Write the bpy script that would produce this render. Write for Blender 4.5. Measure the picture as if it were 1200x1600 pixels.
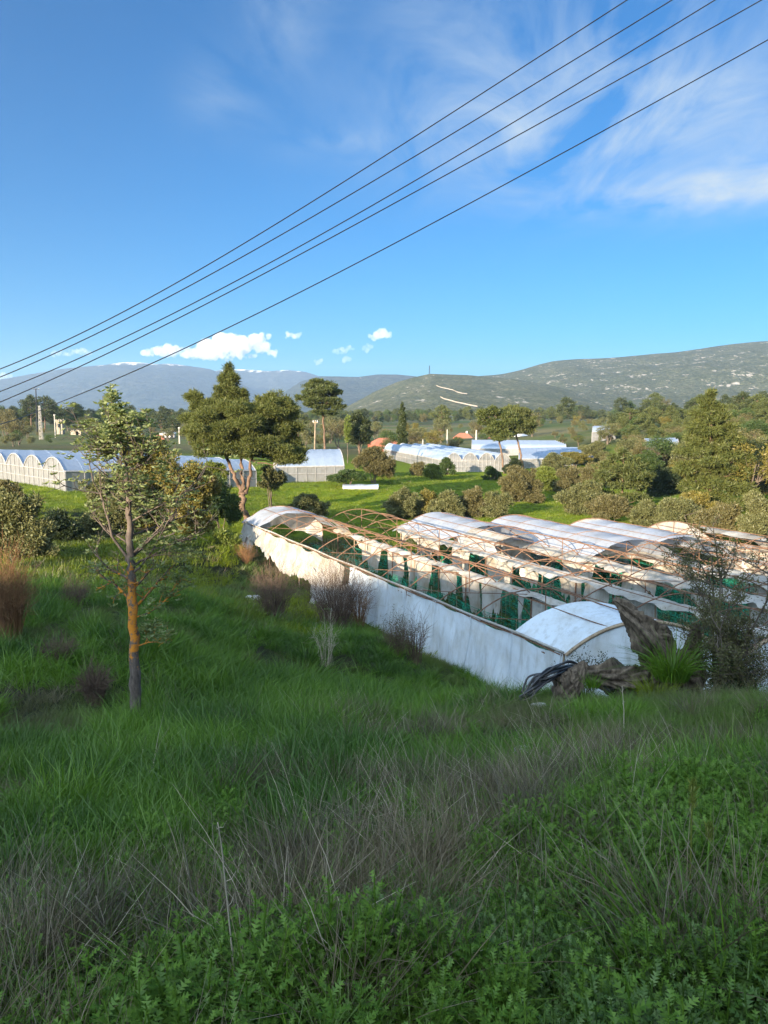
import bpy, math, random
import numpy as np
from mathutils import Vector
SC = bpy.context.scene
for o in list(bpy.data.objects): bpy.data.objects.remove(o)
COL = SC.collection
R = math.radians
# ------------------------------------------------------------------ camera
ALPHA = math.atan(160/1200); CA, SA = math.cos(ALPHA), math.sin(ALPHA)
cam = bpy.data.cameras.new('camera'); camo = bpy.data.objects.new('camera', cam); COL.objects.link(camo)
cam.sensor_fit = 'VERTICAL'; cam.sensor_height = 24; cam.lens = 24*1200/1600
cam.clip_start = 0.05; cam.clip_end = 40000
camo.location = (0, 0, 0); camo.rotation_euler = (R(90)-ALPHA, 0, 0)
SC.camera = camo
# ------------------------------------------------------------------ light
SUN_EL, SUN_AZ = 11.5, 35.0          # degrees; the sun stands behind the camera, to its left
SKY_STRENGTH, SUN_STRENGTH, EXPOSURE = 0.11, 5.0, 2.25
SC.view_settings.view_transform = 'Standard'; SC.view_settings.look = 'None'
SC.view_settings.gamma = 1; SC.view_settings.exposure = EXPOSURE
SC.cycles.use_denoising = True
SC.cycles.volume_bounces = 2; SC.cycles.max_bounces = 6; SC.cycles.transparent_max_bounces = 16
SC.cycles.diffuse_bounces = 2; SC.cycles.glossy_bounces = 2; SC.cycles.transmission_bounces = 3
SC.cycles.caustics_reflective = False; SC.cycles.caustics_refractive = False
sl = bpy.data.lights.new('sun', 'SUN'); sl.energy = SUN_STRENGTH; sl.angle = R(0.6); sl.color = (1.0, 0.80, 0.56)
so = bpy.data.objects.new('sun', sl); COL.objects.link(so)
sdir = Vector((-math.sin(R(SUN_AZ))*math.cos(R(SUN_EL)), -math.cos(R(SUN_AZ))*math.cos(R(SUN_EL)), math.sin(R(SUN_EL))))
so.rotation_euler = sdir.to_track_quat('Z', 'Y').to_euler(); so.location = (-60, -80, 60)

def nd(t, typ, **kw):
    n = t.nodes.new(typ)
    for k, v in kw.items():
        if hasattr(n, k): setattr(n, k, v)
        else: n.inputs[k.replace('_', ' ')].default_value = v
    return n
def ramp(t, fac, stops, interp='LINEAR'):
    r = t.nodes.new('ShaderNodeValToRGB'); r.color_ramp.interpolation = interp
    e = r.color_ramp.elements
    while len(e) < len(stops): e.new(0.5)
    for i, (p, c) in enumerate(stops):
        e[i].position = p; e[i].color = (*c, 1) if len(c) == 3 else c
    t.links.new(fac, r.inputs[0]); return r.outputs[0]
def mixc(t, f, a, b, mode='MIX'):
    m = t.nodes.new('ShaderNodeMix'); m.data_type = 'RGBA'; m.blend_type = mode
    for i, v in ((0, f), (6, a), (7, b)):
        if hasattr(v, 'is_linked'): t.links.new(v, m.inputs[i])
        else: m.inputs[i].default_value = (*v, 1) if isinstance(v, tuple) and len(v) == 3 else v
    return m.outputs[2]
def mth(t, op, a, b=0.0, c=None, clamp=False):
    m = t.nodes.new('ShaderNodeMath'); m.operation = op; m.use_clamp = clamp
    for i, v in enumerate((a, b) if c is None else (a, b, c)):
        if hasattr(v, 'is_linked'): t.links.new(v, m.inputs[i])
        else: m.inputs[i].default_value = v
    return m.outputs[0]

W = bpy.data.worlds.new('World'); SC.world = W; W.use_nodes = True
t = W.node_tree; t.nodes.clear()
sky = t.nodes.new('ShaderNodeTexSky'); sky.sky_type = 'NISHITA'; sky.sun_disc = False
sky.sun_elevation = R(SUN_EL); sky.sun_rotation = R(180+SUN_AZ); sky.altitude = 200; sky.air_density = 1.0; sky.dust_density = 0.2; sky.ozone_density = 2.5
# thin cirrus in the sky: streaks of noise on a high flat layer
tc = t.nodes.new('ShaderNodeTexCoord'); sp = t.nodes.new('ShaderNodeSeparateXYZ'); t.links.new(tc.outputs['Generated'], sp.inputs[0])
zc = mth(t, 'MAXIMUM', sp.outputs[2], 0.02)
cu = mth(t, 'DIVIDE', sp.outputs[0], zc); cv = mth(t, 'DIVIDE', sp.outputs[1], zc)
cb = t.nodes.new('ShaderNodeCombineXYZ'); t.links.new(cu, cb.inputs[0]); t.links.new(cv, cb.inputs[1])
mp = t.nodes.new('ShaderNodeMapping'); mp.inputs['Rotation'].default_value = (0, 0, R(-38)); mp.inputs['Scale'].default_value = (1.0, 0.42, 1)
t.links.new(cb.outputs[0], mp.inputs[0])
n1 = nd(t, 'ShaderNodeTexNoise', Scale=2.3, Detail=9, Roughness=0.62, Distortion=0.9); t.links.new(mp.outputs[0], n1.inputs['Vector'])
n2 = nd(t, 'ShaderNodeTexNoise', Scale=0.9, Detail=3, Roughness=0.5); t.links.new(cb.outputs[0], n2.inputs['Vector'])
def blob(az, el, ra, re):            # soft lobe round a direction (degrees)
    a = mth(t, 'ARCTAN2', sp.outputs[0], sp.outputs[1]); e = mth(t, 'ARCSINE', sp.outputs[2])
    da = mth(t, 'DIVIDE', mth(t, 'SUBTRACT', a, R(az)), R(ra)); de = mth(t, 'DIVIDE', mth(t, 'SUBTRACT', e, R(el)), R(re))
    r2 = mth(t, 'ADD', mth(t, 'MULTIPLY', da, da), mth(t, 'MULTIPLY', de, de))
    return mth(t, 'POWER', 2.718, mth(t, 'MULTIPLY', r2, -1.0))
m_ = mth(t, 'MULTIPLY', blob(15.5, 18.2, 12.5, 3.5), 1.35)
for b, wgt in ((blob(23, 14, 9, 1.3), 1.1), (blob(8, 24, 9, 4.0), 0.75), (blob(18, 25, 8, 5.0), 0.5), (blob(-7, 26, 3, 5), 0.6), (blob(-12, 20.5, 2.2, 2), 0.5), (blob(-2, 18, 4, 1), 0.4), (blob(60, 24, 22, 9), 1.0), (blob(-60, 30, 22, 9), 0.7)):
    m_ = mth(t, 'ADD', m_, mth(t, 'MULTIPLY', b, wgt))
cl = mth(t, 'ADD', n1.outputs[0], mth(t, 'MULTIPLY', mth(t, 'SUBTRACT', n2.outputs[0], 0.5), 0.7))
cl = mth(t, 'MULTIPLY', mth(t, 'SUBTRACT', cl, 0.35), 2.5, clamp=True)
cl = mth(t, 'MULTIPLY', mth(t, 'MULTIPLY', cl, m_), 0.95, clamp=True)
hs = nd(t, 'ShaderNodeHueSaturation', Saturation=1.0, Value=1.0); t.links.new(sky.outputs[0], hs.inputs['Color'])
skyt = mixc(t, 1.0, hs.outputs[0], (0.026, 0.203, 0.345), 'MULTIPLY')
skyc = mixc(t, cl, skyt, (1.15, 1.4, 1.65))
# fill light added as unseen bright cloud above and behind the camera
fill_mask = ramp(t, mth(t, 'ADD', mth(t, 'SUBTRACT', mth(t, 'MULTIPLY', sp.outputs[2], .22), mth(t, 'ADD', mth(t, 'MULTIPLY', sp.outputs[1], .55), mth(t, 'MULTIPLY', sp.outputs[0], .28))), mth(t, 'MULTIPLY', mth(t, 'SUBTRACT', n2.outputs[0], .5), .9)), [(.12, (0, 0, 0)), (.62, (1, 1, 1))])
skyc = mixc(t, mth(t, 'MULTIPLY', fill_mask, .85), skyc, (7.0, 8.6, 10.0))
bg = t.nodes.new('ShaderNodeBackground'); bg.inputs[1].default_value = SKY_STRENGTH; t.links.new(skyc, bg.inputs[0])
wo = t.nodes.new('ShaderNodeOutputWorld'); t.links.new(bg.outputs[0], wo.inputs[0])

# ------------------------------------------------------------------ helpers
rng = np.random.default_rng(7); random.seed(7)
def ray(px, py):
    x = (px-600)/1200; u = (800-py)/1200
    return np.array([x, CA+u*SA, -SA+u*CA])
def P(px, py, Y):                    # the point at depth Y seen at photo pixel (px, py)
    r = ray(px, py); return r*(Y/r[1])
def onz(px, py, z):
    r = ray(px, py); return r*(z/r[2])
def hsh(ix, iy, s):
    h = (ix.astype(np.int64)*374761393+iy.astype(np.int64)*668265263+s*974634777) & 0x7fffffff
    h = ((h ^ (h >> 13))*1274126177) & 0x7fffffff
    return ((h ^ (h >> 16)) & 0xffff)/65535.0
def vnoise(x, y, s=0):
    x = np.asarray(x, float); y = np.asarray(y, float)
    ix, iy = np.floor(x), np.floor(y); fx, fy = x-ix, y-iy
    fx = fx*fx*(3-2*fx); fy = fy*fy*(3-2*fy)
    a, b, c, d = hsh(ix, iy, s), hsh(ix+1, iy, s), hsh(ix, iy+1, s), hsh(ix+1, iy+1, s)
    return (a*(1-fx)+b*fx)*(1-fy)+(c*(1-fx)+d*fx)*fy
def fbm(x, y, s=0, o=4):
    v = 0; a = 1; tot = 0
    for k in range(o):
        v = v+a*vnoise(np.asarray(x)*2**k, np.asarray(y)*2**k, s+k*17); tot += a; a *= .5
    return v/tot*2-1
def nrm(v):
    v = np.asarray(v, float); return v/np.maximum(np.linalg.norm(v, axis=-1, keepdims=True), 1e-9)

class MB:                            # collects shapes, builds ONE mesh object
    def __init__(s): s.v = []; s.f = []; s.n = 0
    def add(s, v, f):
        v = np.asarray(v, float).reshape(-1, 3); f = np.asarray(f, int)
        s.v.append(v); s.f.append((f+s.n)); s.n += len(v); return s
    def tube(s, pts, rad, k=6, cap=True):
        pts = np.asarray(pts, float); m = len(pts); rad = np.broadcast_to(np.asarray(rad, float), (m,))
        tg = np.gradient(pts, axis=0); tg = nrm(tg)
        up = np.array([0, 0, 1.]) if abs(tg[0][2]) < .9 else np.array([1., 0, 0])
        a = nrm(np.cross(tg, up)); b = np.cross(tg, a)
        an = np.arange(k)*2*np.pi/k
        ring = pts[:, None]+rad[:, None, None]*(np.cos(an)[None, :, None]*a[:, None]+np.sin(an)[None, :, None]*b[:, None])
        i = np.arange(m-1)[:, None]*k; j = np.arange(k)[None]; j2 = (j+1) % k
        f = np.stack([i+j, i+j2, i+k+j2, i+k+j], -1).reshape(-1, 4)
        s.add(ring, f)
        if cap and k > 3:
            for r0 in (0, m-1):
                idx = r0*k+np.arange(k)+s.n-m*k
                for q in range(1, k-1, 2): s.f.append(np.array([[idx[0], idx[q], idx[q+1], idx[(q+2) % k]]]) if q+2 < k else np.array([[idx[0], idx[q], idx[q+1]]]))
        return s
    def quads(s, q):
        q = np.asarray(q, float); n = len(q); return s.add(q.reshape(-1, 3), np.arange(n*4).reshape(n, 4))
    def box(s, x0, x1, y0, y1, z0, z1):
        v = [(x, y, z) for z in (z0, z1) for y in (y0, y1) for x in (x0, x1)]
        return s.add(v, [(0, 2, 3, 1), (4, 5, 7, 6), (0, 1, 5, 4), (2, 6, 7, 3), (0, 4, 6, 2), (1, 3, 7, 5)])
    def grid(s, V):
        V = np.asarray(V, float); a, b = V.shape[:2]
        i = np.arange(a-1)[:, None]*b; j = np.arange(b-1)[None]
        return s.add(V, np.stack([i+j, i+j+1, i+b+j+1, i+b+j], -1).reshape(-1, 4))
    def mesh(s, name, m, smooth=False, off=(0, 0, 0)):
        me = bpy.data.meshes.new(name)
        v = np.concatenate(s.v)-np.asarray(off, float); me.vertices.add(len(v)); me.vertices.foreach_set('co', v.astype(np.float32).ravel())
        cnt = np.concatenate([np.full(len(f), f.shape[1]) for f in s.f]); lp = np.concatenate([f.ravel() for f in s.f])
        me.loops.add(len(lp)); me.loops.foreach_set('vertex_index', lp.astype(np.int32))
        me.polygons.add(len(cnt)); me.polygons.foreach_set('loop_start', np.concatenate([[0], np.cumsum(cnt)[:-1]]).astype(np.int32))
        me.polygons.foreach_set('loop_total', cnt.astype(np.int32))
        me.polygons.foreach_set('use_smooth', np.full(len(cnt), smooth))
        me.update(calc_edges=True); me.validate()
        for q in (m if isinstance(m, (list, tuple)) else [m]): me.materials.append(q)
        return me
    def build(s, name, m, parent=None, smooth=False, off=(0, 0, 0)):
        o = bpy.data.objects.new(name, s.mesh(name, m, smooth, off)); COL.objects.link(o)
        if parent is not None: o.parent = parent
        return o
def tag(o, label, cat, group=None, kind=None):
    o['label'] = label; o['category'] = cat
    if group: o['group'] = group
    if kind: o['kind'] = kind
    return o
def thing(name, loc, label, cat, group=None, rz=0):
    o = bpy.data.objects.new(name, None); COL.objects.link(o); o.empty_display_size = .2
    o.location = loc; o.rotation_euler = (0, 0, rz); return tag(o, label, cat, group)
def struct(o): o['kind'] = 'structure'; return o
def copy_tree(o, parent=None):
    c = o.copy(); COL.objects.link(c)
    if parent is not None: c.parent = parent
    for ch in list(o.children): copy_tree(ch, c)
    return c

# ------------------------------------------------------------------ materials
def newmat(name):
    m = bpy.data.materials.new(name); m.use_nodes = True; t = m.node_tree; t.nodes.clear()
    return m, t, t.nodes.new('ShaderNodeOutputMaterial')
def leafmat(name, c1, c2, trans=0.3, patch=None, pscale=0.3, gloss=0.02):
    m, t, out = newmat(name)
    g = t.nodes.new('ShaderNodeNewGeometry'); oi = t.nodes.new('ShaderNodeObjectInfo')
    f = mth(t, 'ADD', mth(t, 'MULTIPLY', g.outputs['Random Per Island'], 0.65), mth(t, 'MULTIPLY', oi.outputs['Random'], 0.35))
    col = mixc(t, f, c1, c2)
    if patch:
        n = nd(t, 'ShaderNodeTexNoise', Scale=pscale, Detail=3); t.links.new(g.outputs['Position'], n.inputs['Vector'])
        col = mixc(t, ramp(t, n.outputs[0], [(0.42, (0, 0, 0)), (0.6, (1, 1, 1))]), col, patch)
    d = t.nodes.new('ShaderNodeBsdfDiffuse'); tr = t.nodes.new('ShaderNodeBsdfTranslucent'); gl = nd(t, 'ShaderNodeBsdfGlossy', Roughness=0.45)
    t.links.new(col, d.inputs[0]); t.links.new(mixc(t, 1.0, col, (1.25, 1.2, 0.6), 'MULTIPLY'), tr.inputs[0])
    mx = t.nodes.new('ShaderNodeMixShader'); mx.inputs[0].default_value = trans
    t.links.new(d.outputs[0], mx.inputs[1]); t.links.new(tr.outputs[0], mx.inputs[2])
    m2 = t.nodes.new('ShaderNodeMixShader'); m2.inputs[0].default_value = gloss
    t.links.new(mx.outputs[0], m2.inputs[1]); t.links.new(gl.outputs[0], m2.inputs[2]); t.links.new(m2.outputs[0], out.inputs[0])
    return m
def solid(name, c1, c2, scale=3.0, rough=0.85, bump=0.0, bscale=None, detail=5, metallic=0, stretch=None, coord='Object', spec=0.3):
    m, t, out = newmat(name)
    tcn = t.nodes.new('ShaderNodeTexCoord'); src = tcn.outputs[coord]
    if stretch:
        mp = t.nodes.new('ShaderNodeMapping'); mp.inputs['Scale'].default_value = stretch; t.links.new(src, mp.inputs[0]); src = mp.outputs[0]
    n = nd(t, 'ShaderNodeTexNoise', Scale=scale, Detail=detail, Roughness=0.6); t.links.new(src, n.inputs['Vector'])
    col = ramp(t, n.outputs[0], [(0.3, c1), (0.7, c2)])
    b = t.nodes.new('ShaderNodeBsdfPrincipled'); b.inputs['Roughness'].default_value = rough; b.inputs['Metallic'].default_value = metallic
    b.inputs['Specular IOR Level'].default_value = spec
    t.links.new(col, b.inputs['Base Color'])
    if bump:
        n2 = nd(t, 'ShaderNodeTexNoise', Scale=bscale or scale*3, Detail=6, Roughness=0.65); t.links.new(src, n2.inputs['Vector'])
        bp = nd(t, 'ShaderNodeBump', Strength=bump); t.links.new(n2.outputs[0], bp.inputs['Height']); t.links.new(bp.outputs[0], b.inputs['Normal'])
    t.links.new(b.outputs[0], out.inputs[0]); return m
def filmmat(name, col, dirt, trans=0.35, clear=0.1, rough=0.35, gl_=0.07):
    m, t, out = newmat(name)
    g = t.nodes.new('ShaderNodeNewGeometry')
    n = nd(t, 'ShaderNodeTexNoise', Scale=1.1, Detail=7, Roughness=0.65); t.links.new(g.outputs['Position'], n.inputs['Vector'])
    mp_ = t.nodes.new('ShaderNodeMapping'); mp_.inputs['Scale'].default_value = (2.6, 2.6, .45); t.links.new(g.outputs['Position'], mp_.inputs[0])
    ns = nd(t, 'ShaderNodeTexNoise', Scale=1.6, Detail=6, Roughness=0.7); t.links.new(mp_.outputs[0], ns.inputs['Vector'])
    c = mixc(t, ramp(t, n.outputs[0], [(0.44, (0, 0, 0)), (0.72, (1, 1, 1))]), col, dirt)
    c = mixc(t, ramp(t, ns.outputs[0], [(0.5, (0, 0, 0)), (0.8, (1, 1, 1))]), c, tuple(x*.72 for x in dirt))
    n2 = nd(t, 'ShaderNodeTexNoise', Scale=5.0, Detail=5, Roughness=0.6); t.links.new(g.outputs['Position'], n2.inputs['Vector'])
    bp = nd(t, 'ShaderNodeBump', Strength=0.35, Distance=0.06); t.links.new(n2.outputs[0], bp.inputs['Height'])
    d = t.nodes.new('ShaderNodeBsdfDiffuse'); tr = t.nodes.new('ShaderNodeBsdfTranslucent'); gl = nd(t, 'ShaderNodeBsdfGlossy', Roughness=rough); tp = t.nodes.new('ShaderNodeBsdfTransparent')
    for s in (d, tr): t.links.new(c, s.inputs[0])
    for s in (d, gl): t.links.new(bp.outputs[0], s.inputs['Normal'])
    a = t.nodes.new('ShaderNodeMixShader'); a.inputs[0].default_value = trans; t.links.new(d.outputs[0], a.inputs[1]); t.links.new(tr.outputs[0], a.inputs[2])
    fr = nd(t, 'ShaderNodeValue'); fr.outputs[0].default_value = gl_
    b = t.nodes.new('ShaderNodeMixShader'); t.links.new(fr.outputs[0], b.inputs[0]); t.links.new(a.outputs[0], b.inputs[1]); t.links.new(gl.outputs[0], b.inputs[2])
    e = t.nodes.new('ShaderNodeMixShader'); e.inputs[0].default_value = clear; t.links.new(b.outputs[0], e.inputs[1]); t.links.new(tp.outputs[0], e.inputs[2])
    t.links.new(e.outputs[0], out.inputs[0]); return m

M = {}
M['needle'] = leafmat('pine_needles', (0.050, 0.072, 0.020), (0.108, 0.118, 0.033), 0.22, gloss=.015)
M['needle_dark'] = leafmat('dark_needles', (0.028, 0.042, 0.018), (0.058, 0.072, 0.026), 0.2)
M['needle_mid'] = leafmat('mid_needles', (0.050, 0.070, 0.023), (0.102, 0.114, 0.037), 0.22, gloss=.015)
M['olive'] = leafmat('olive_leaves', (0.075, 0.086, 0.034), (0.135, 0.138, 0.058), 0.2)
M['olive_brown'] = leafmat('brown_olive_leaves', (0.078, 0.074, 0.033), (0.132, 0.12, 0.05), 0.2)
M['gold'] = leafmat('golden_leaves', (0.085, 0.09, 0.025), (0.18, 0.15, 0.035), 0.3)
M['bright'] = leafmat('bright_leaves', (0.09, 0.13, 0.025), (0.17, 0.2, 0.04), 0.35)
M['green'] = leafmat('green_leaves', (0.035, 0.065, 0.02), (0.075, 0.11, 0.03), 0.3)
M['darkleaf'] = leafmat('dark_leaves', (0.02, 0.032, 0.014), (0.04, 0.055, 0.022), 0.2)
M['oak'] = leafmat('pale_oak_leaves', (0.10, 0.14, 0.055), (0.20, 0.235, 0.10), 0.4)
M['shadeleaf'] = leafmat('small_drab_leaves', (0.06, 0.07, 0.03), (0.14, 0.125, 0.055), 0.3)
M['cyp'] = leafmat('cypress_scales', (0.03, 0.045, 0.016), (0.055, 0.07, 0.022), 0.15)
M['bark'] = solid('grey_bark', (0.055, 0.042, 0.032), (0.14, 0.115, 0.09), 6, 0.95, 0.7, 14, stretch=(1, 1, 0.25))
M['pinebark'] = solid('pine_bark', (0.07, 0.045, 0.032), (0.17, 0.115, 0.08), 5, 0.95, 0.7, 12, stretch=(1, 1, 0.3))
M['twig'] = solid('dry_twigs', (0.05, 0.034, 0.026), (0.13, 0.09, 0.066), 2, 0.95)
M['twigred'] = solid('russet_twigs', (0.1, 0.05, 0.026), (0.2, 0.11, 0.05), 2, 0.95)
M['stump'] = solid('weathered_wood', (0.022, 0.016, 0.012), (0.17, 0.135, 0.10), 6, 0.95, 1.0, 20, detail=9, stretch=(2.2, 2.2, .7))
M['rust'] = solid('rusty_pipe', (0.085, 0.046, 0.030), (0.20, 0.115, 0.07), 9, 0.75, 0.2, 40)
M['rustdark'] = solid('dark_rusty_pipe', (0.07, 0.04, 0.028), (0.17, 0.09, 0.055), 9, 0.75, 0.2, 40)
M['film'] = filmmat('weathered_white_film', (0.46, 0.45, 0.425), (0.31, 0.265, 0.195), 0.35, 0.04)
M['filmroof'] = filmmat('stretched_roof_film', (0.36, 0.405, 0.49), (0.32, 0.335, 0.35), 0.25, 0.14, 0.25, 0.14)
M['filmwall'] = filmmat('white_side_film', (0.52, 0.585, 0.65), (0.42, 0.44, 0.44), 0.1, 0.0)
M['farfilm'] = filmmat('far_greenhouse_film', (0.30, 0.37, 0.48), (0.24, 0.31, 0.42), 0.15, 0.06, 0.3, 0.22)
M['farfilmend'] = filmmat('far_end_film', (0.27, 0.28, 0.29), (0.21, 0.215, 0.215), 0.25, 0.2, 0.4)
M['black'] = solid('black_plastic_pipe', (0.012, 0.012, 0.014), (0.03, 0.03, 0.034), 4, 0.4, spec=0.5)
M['wire'] = solid('wire_metal', (0.004, 0.005, 0.007), (0.010, 0.011, 0.015), 3, 0.6)
M['concrete'] = solid('pale_concrete', (0.28, 0.265, 0.24), (0.4, 0.38, 0.345), 3, 0.9, 0.2)
M['wood'] = solid('pole_wood', (0.16, 0.12, 0.08), (0.3, 0.24, 0.17), 4, 0.9, stretch=(1, 1, .1))
M['white'] = solid('white_render', (0.62, 0.6, 0.56), (0.78, 0.76, 0.72), 1, 0.9)
M['red'] = solid('red_render', (0.36, 0.085, 0.06), (0.46, 0.13, 0.09), 1, 0.9)
M['cream'] = solid('cream_render', (0.55, 0.47, 0.33), (0.68, 0.6, 0.44), 1, 0.9)
M['yellow'] = solid('yellow_render', (0.6, 0.47, 0.22), (0.7, 0.56, 0.3), 1, 0.9)
M['brick'] = solid('pink_brick', (0.36, 0.18, 0.12), (0.48, 0.26, 0.18), 3, 0.9)
M['bluewhite'] = solid('blue_white_render', (0.5, 0.58, 0.68), (0.62, 0.7, 0.8), 1, 0.9)
M['tile'] = solid('red_roof_tiles', (0.26, 0.085, 0.05), (0.4, 0.15, 0.09), 4, 0.9, 0.4, 8)
M['greyroof'] = solid('pale_roof_sheet', (0.55, 0.55, 0.55), (0.7, 0.7, 0.7), 2, 0.6)
M['glass'] = solid('dark_window', (0.02, 0.025, 0.03), (0.05, 0.055, 0.06), 2, 0.15, spec=0.5)
M['stone'] = solid('pale_stone', (0.2, 0.17, 0.13), (0.34, 0.3, 0.24), 3, 0.95, 0.6)
M['rock'] = solid('white_stone', (0.35, 0.34, 0.33), (0.6, 0.59, 0.57), 8, 0.95, 0.5)

# ------------------------------------------------------------------ terrain
CP = []
def cp(px, py, Y): p = P(px, py, Y); CP.append((p[0], p[1], p[2]))
for a in [(600,1600,2.0),(0,1600,2.2),(1200,1600,2.0),(600,1400,3.2),(100,1400,3.7),(1150,1400,3.0),(600,1300,4.8),(100,1300,5.4),(1150,1300,4.0),
          (213,1130,13),(0,1130,12),(420,1150,11),(600,1200,8),(820,1188,8.0),(1150,1215,6.2),(700,1118,14),(1000,1100,15.5),(1180,1098,15.2),(860,1092,16),
          (0,1000,20),(220,1000,20),(430,968,33),(250,940,29),(0,870,40),(250,850,48),(345,852,50),(520,1000,29),(560,1010,27),
          (97,768,75),(0,748,92),(300,760,88),(540,750,102),(63,686,240),(20,672,290),(150,672,330),(1190,702,120),(1050,692,160),(1150,800,70),(1170,660,210),(960,693,170),(1190,655,320)]: cp(*a)
NG, FG = onz(850, 1010, -8), onz(397, 822, -8)
AX = (FG-NG); AX[2] = 0; AX /= np.linalg.norm(AX)
UW, NBAY, RISE, GH = 5.6, 6, 1.25, 2.5
def G(u, t, h=0.0): p = NG+np.array([u, 0, 0])+t*AX; return np.array([p[0], p[1], -8-.04*u+h])
for u in (0, 5.6, 11.2, 22.4, 33.6):
    for tt in (-1, 8, 16, 25, 33): CP.append(tuple(G(u, tt, -GH)))
for u in (2, 11, 22): CP.append(tuple(G(u, -4.5, -GH+.3)))
CP += [(-1.6, 24.5, -8.7), (1.5, 20, -7.9), (5, 18.5, -7.3), (-6, 38, -9.7), (-9.5, 46, -9.8)]
for X, Y, z in [(-4,70,-10.3),(10,70,-10.4),(25,70,-10.2),(-6,90,-10.3),(15,90,-10.3),(32,95,-10),(5,115,-10),(25,115,-10),(0,140,-10.2),(40,150,-9.6),(0,200,-10.2),(40,210,-9.5),(-40,180,-9.5),(-100,150,-8),(-60,60,-7.6),(-40,35,-6.6),(70,60,-6),(40,40,-8.5),(30,20,-6)]: CP.append((X, Y, z))
for th in range(-180, 181, 30):
    a = R(th)
    if abs(th) < 80:
        for r, z in ((330, -10 if abs(th) < 20 else -8), (600, -11), (1500, -12), (9000, -14), (1.0, -1.72)): CP.append((r*math.sin(a), r*math.cos(a), z))
    else: CP.append((1.0*math.sin(a), 1.0*math.cos(a), -1.7)); CP.append((4*math.sin(a), 4*math.cos(a), -1.6))
    if abs(th) >= 120:
        for r in (130, 400, 2000, 9000): CP.append((r*math.sin(a), r*math.cos(a), 15))
for X in (-130, -95, -65, -40, -20, 0, 20, 45): CP += [(X, -46, 12.3), (X, -62, 13)]
for X in (-60, -20, 20): CP += [(X, -25, 5.0), (X*.3, -9, -.9)]
CP = np.array(CP)
def tl(X, Y):
    X = np.asarray(X, float); Y = np.asarray(Y, float)
    return np.stack([np.arctan2(X, Y), .7*np.log(np.hypot(X, Y)+.3)], -1)
_q = tl(CP[:, 0], CP[:, 1]); _z = CP[:, 2]
_q2 = np.concatenate([_q, _q[abs(_q[:, 0]) > 2.0]-np.sign(_q[abs(_q[:, 0]) > 2.0][:, :1])*np.array([[2*np.pi, 0]])]); _z2 = np.concatenate([_z, _z[abs(_q[:, 0]) > 2.0]])
_lr = np.exp(_q2[:, 1]/.7); _zz = _z2
def kern(d2): return -np.sqrt(d2+.06**2)
_K = kern(((_q2[:, None]-_q2[None])**2).sum(-1))+np.eye(len(_q2))*-1e-3
_A = np.block([[_K, np.ones((len(_q2), 1))], [np.ones((1, len(_q2))), np.zeros((1, 1))]])
_w = np.linalg.solve(_A, np.append(_zz, 0))
def g0(X, Y):
    q = tl(X, Y); sh = q.shape[:-1]; q = q.reshape(-1, 2); out = np.empty(len(q))
    for i in range(0, len(q), 4000):
        out[i:i+4000] = kern(((q[i:i+4000, None]-_q2[None])**2).sum(-1))@_w[:-1]+_w[-1]
    return out.reshape(sh)
def g(X, Y):
    X = np.asarray(X, float); Y = np.asarray(Y, float); r = np.hypot(X, Y)
    z = g0(X, Y)
    z = z+.09*fbm(X*.7, Y*.7, 3)*np.clip(r/6, 0, 1)*(r < 70)*np.clip((70-r)/20, 0, 1)+.5*fbm(X*.03, Y*.03, 9)*np.clip((r-60)/120, 0, 1)
    z = z+1.6*fbm(X*.09+7, Y*.05, 21, 5)*np.clip((-Y-20)/20, 0, 1)
    return z
def gz(X, Y): return float(g(np.array([X]), np.array([Y]))[0])
def gpt(px, py):                     # where the ray through a photo pixel meets the ground
    r = ray(px, py); r = r/np.hypot(r[0], r[1]); d = np.geomspace(1.2, 900, 900)
    zz = g(r[0]*d, r[1]*d); k = np.argmax(r[2]*d < zz); k = max(k, 1)
    dd = d[k-1:k+1]; e = r[2]*dd-zz[k-1:k+1]; f = e[0]/(e[0]-e[1]+1e-9); D = dd[0]+f*(dd[1]-dd[0])
    return np.array([r[0]*D, r[1]*D, r[2]*D])

# ground material
m, t, out = newmat('meadow_ground')
ge = t.nodes.new('ShaderNodeNewGeometry')
def nz(scale, detail=4, rough=.6):
    n = nd(t, 'ShaderNodeTexNoise', Scale=scale, Detail=detail, Roughness=rough); t.links.new(ge.outputs['Position'], n.inputs['Vector']); return n.outputs[0]
c = mixc(t, ramp(t, nz(.35), [(.4, (0, 0, 0)), (.62, (1, 1, 1))]), (0.022, 0.032, 0.010), (0.032, 0.030, 0.018))
c = mixc(t, ramp(t, nz(3.5, 6), [(.35, (0, 0, 0)), (.7, (1, 1, 1))]), c, (0.014, 0.018, 0.008))
spn = t.nodes.new('ShaderNodeSeparateXYZ'); t.links.new(ge.outputs['Position'], spn.inputs[0])
yy = mth(t, 'ADD', spn.outputs[1], mth(t, 'MULTIPLY', nz(.05), 14))
field = ramp(t, mth(t, 'DIVIDE', yy, 200), [(.34, (0, 0, 0)), (.36, (1, 1, 1)), (.75, (1, 1, 1)), (.95, (0, 0, 0))])
fc = mixc(t, ramp(t, nz(.12, 5), [(.35, (0, 0, 0)), (.65, (1, 1, 1))]), (0.115, 0.165, 0.008), (0.15, 0.19, 0.012))
fc = mixc(t, ramp(t, nz(2.0, 6, .7), [(.3, (0, 0, 0)), (.8, (1, 1, 1))]), fc, (0.06, 0.10, 0.008))
c = mixc(t, field, c, fc)
farc = mixc(t, ramp(t, nz(.02, 5), [(.4, (0, 0, 0)), (.6, (1, 1, 1))]), (0.06, 0.085, 0.025), (0.12, 0.11, 0.055))
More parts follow.
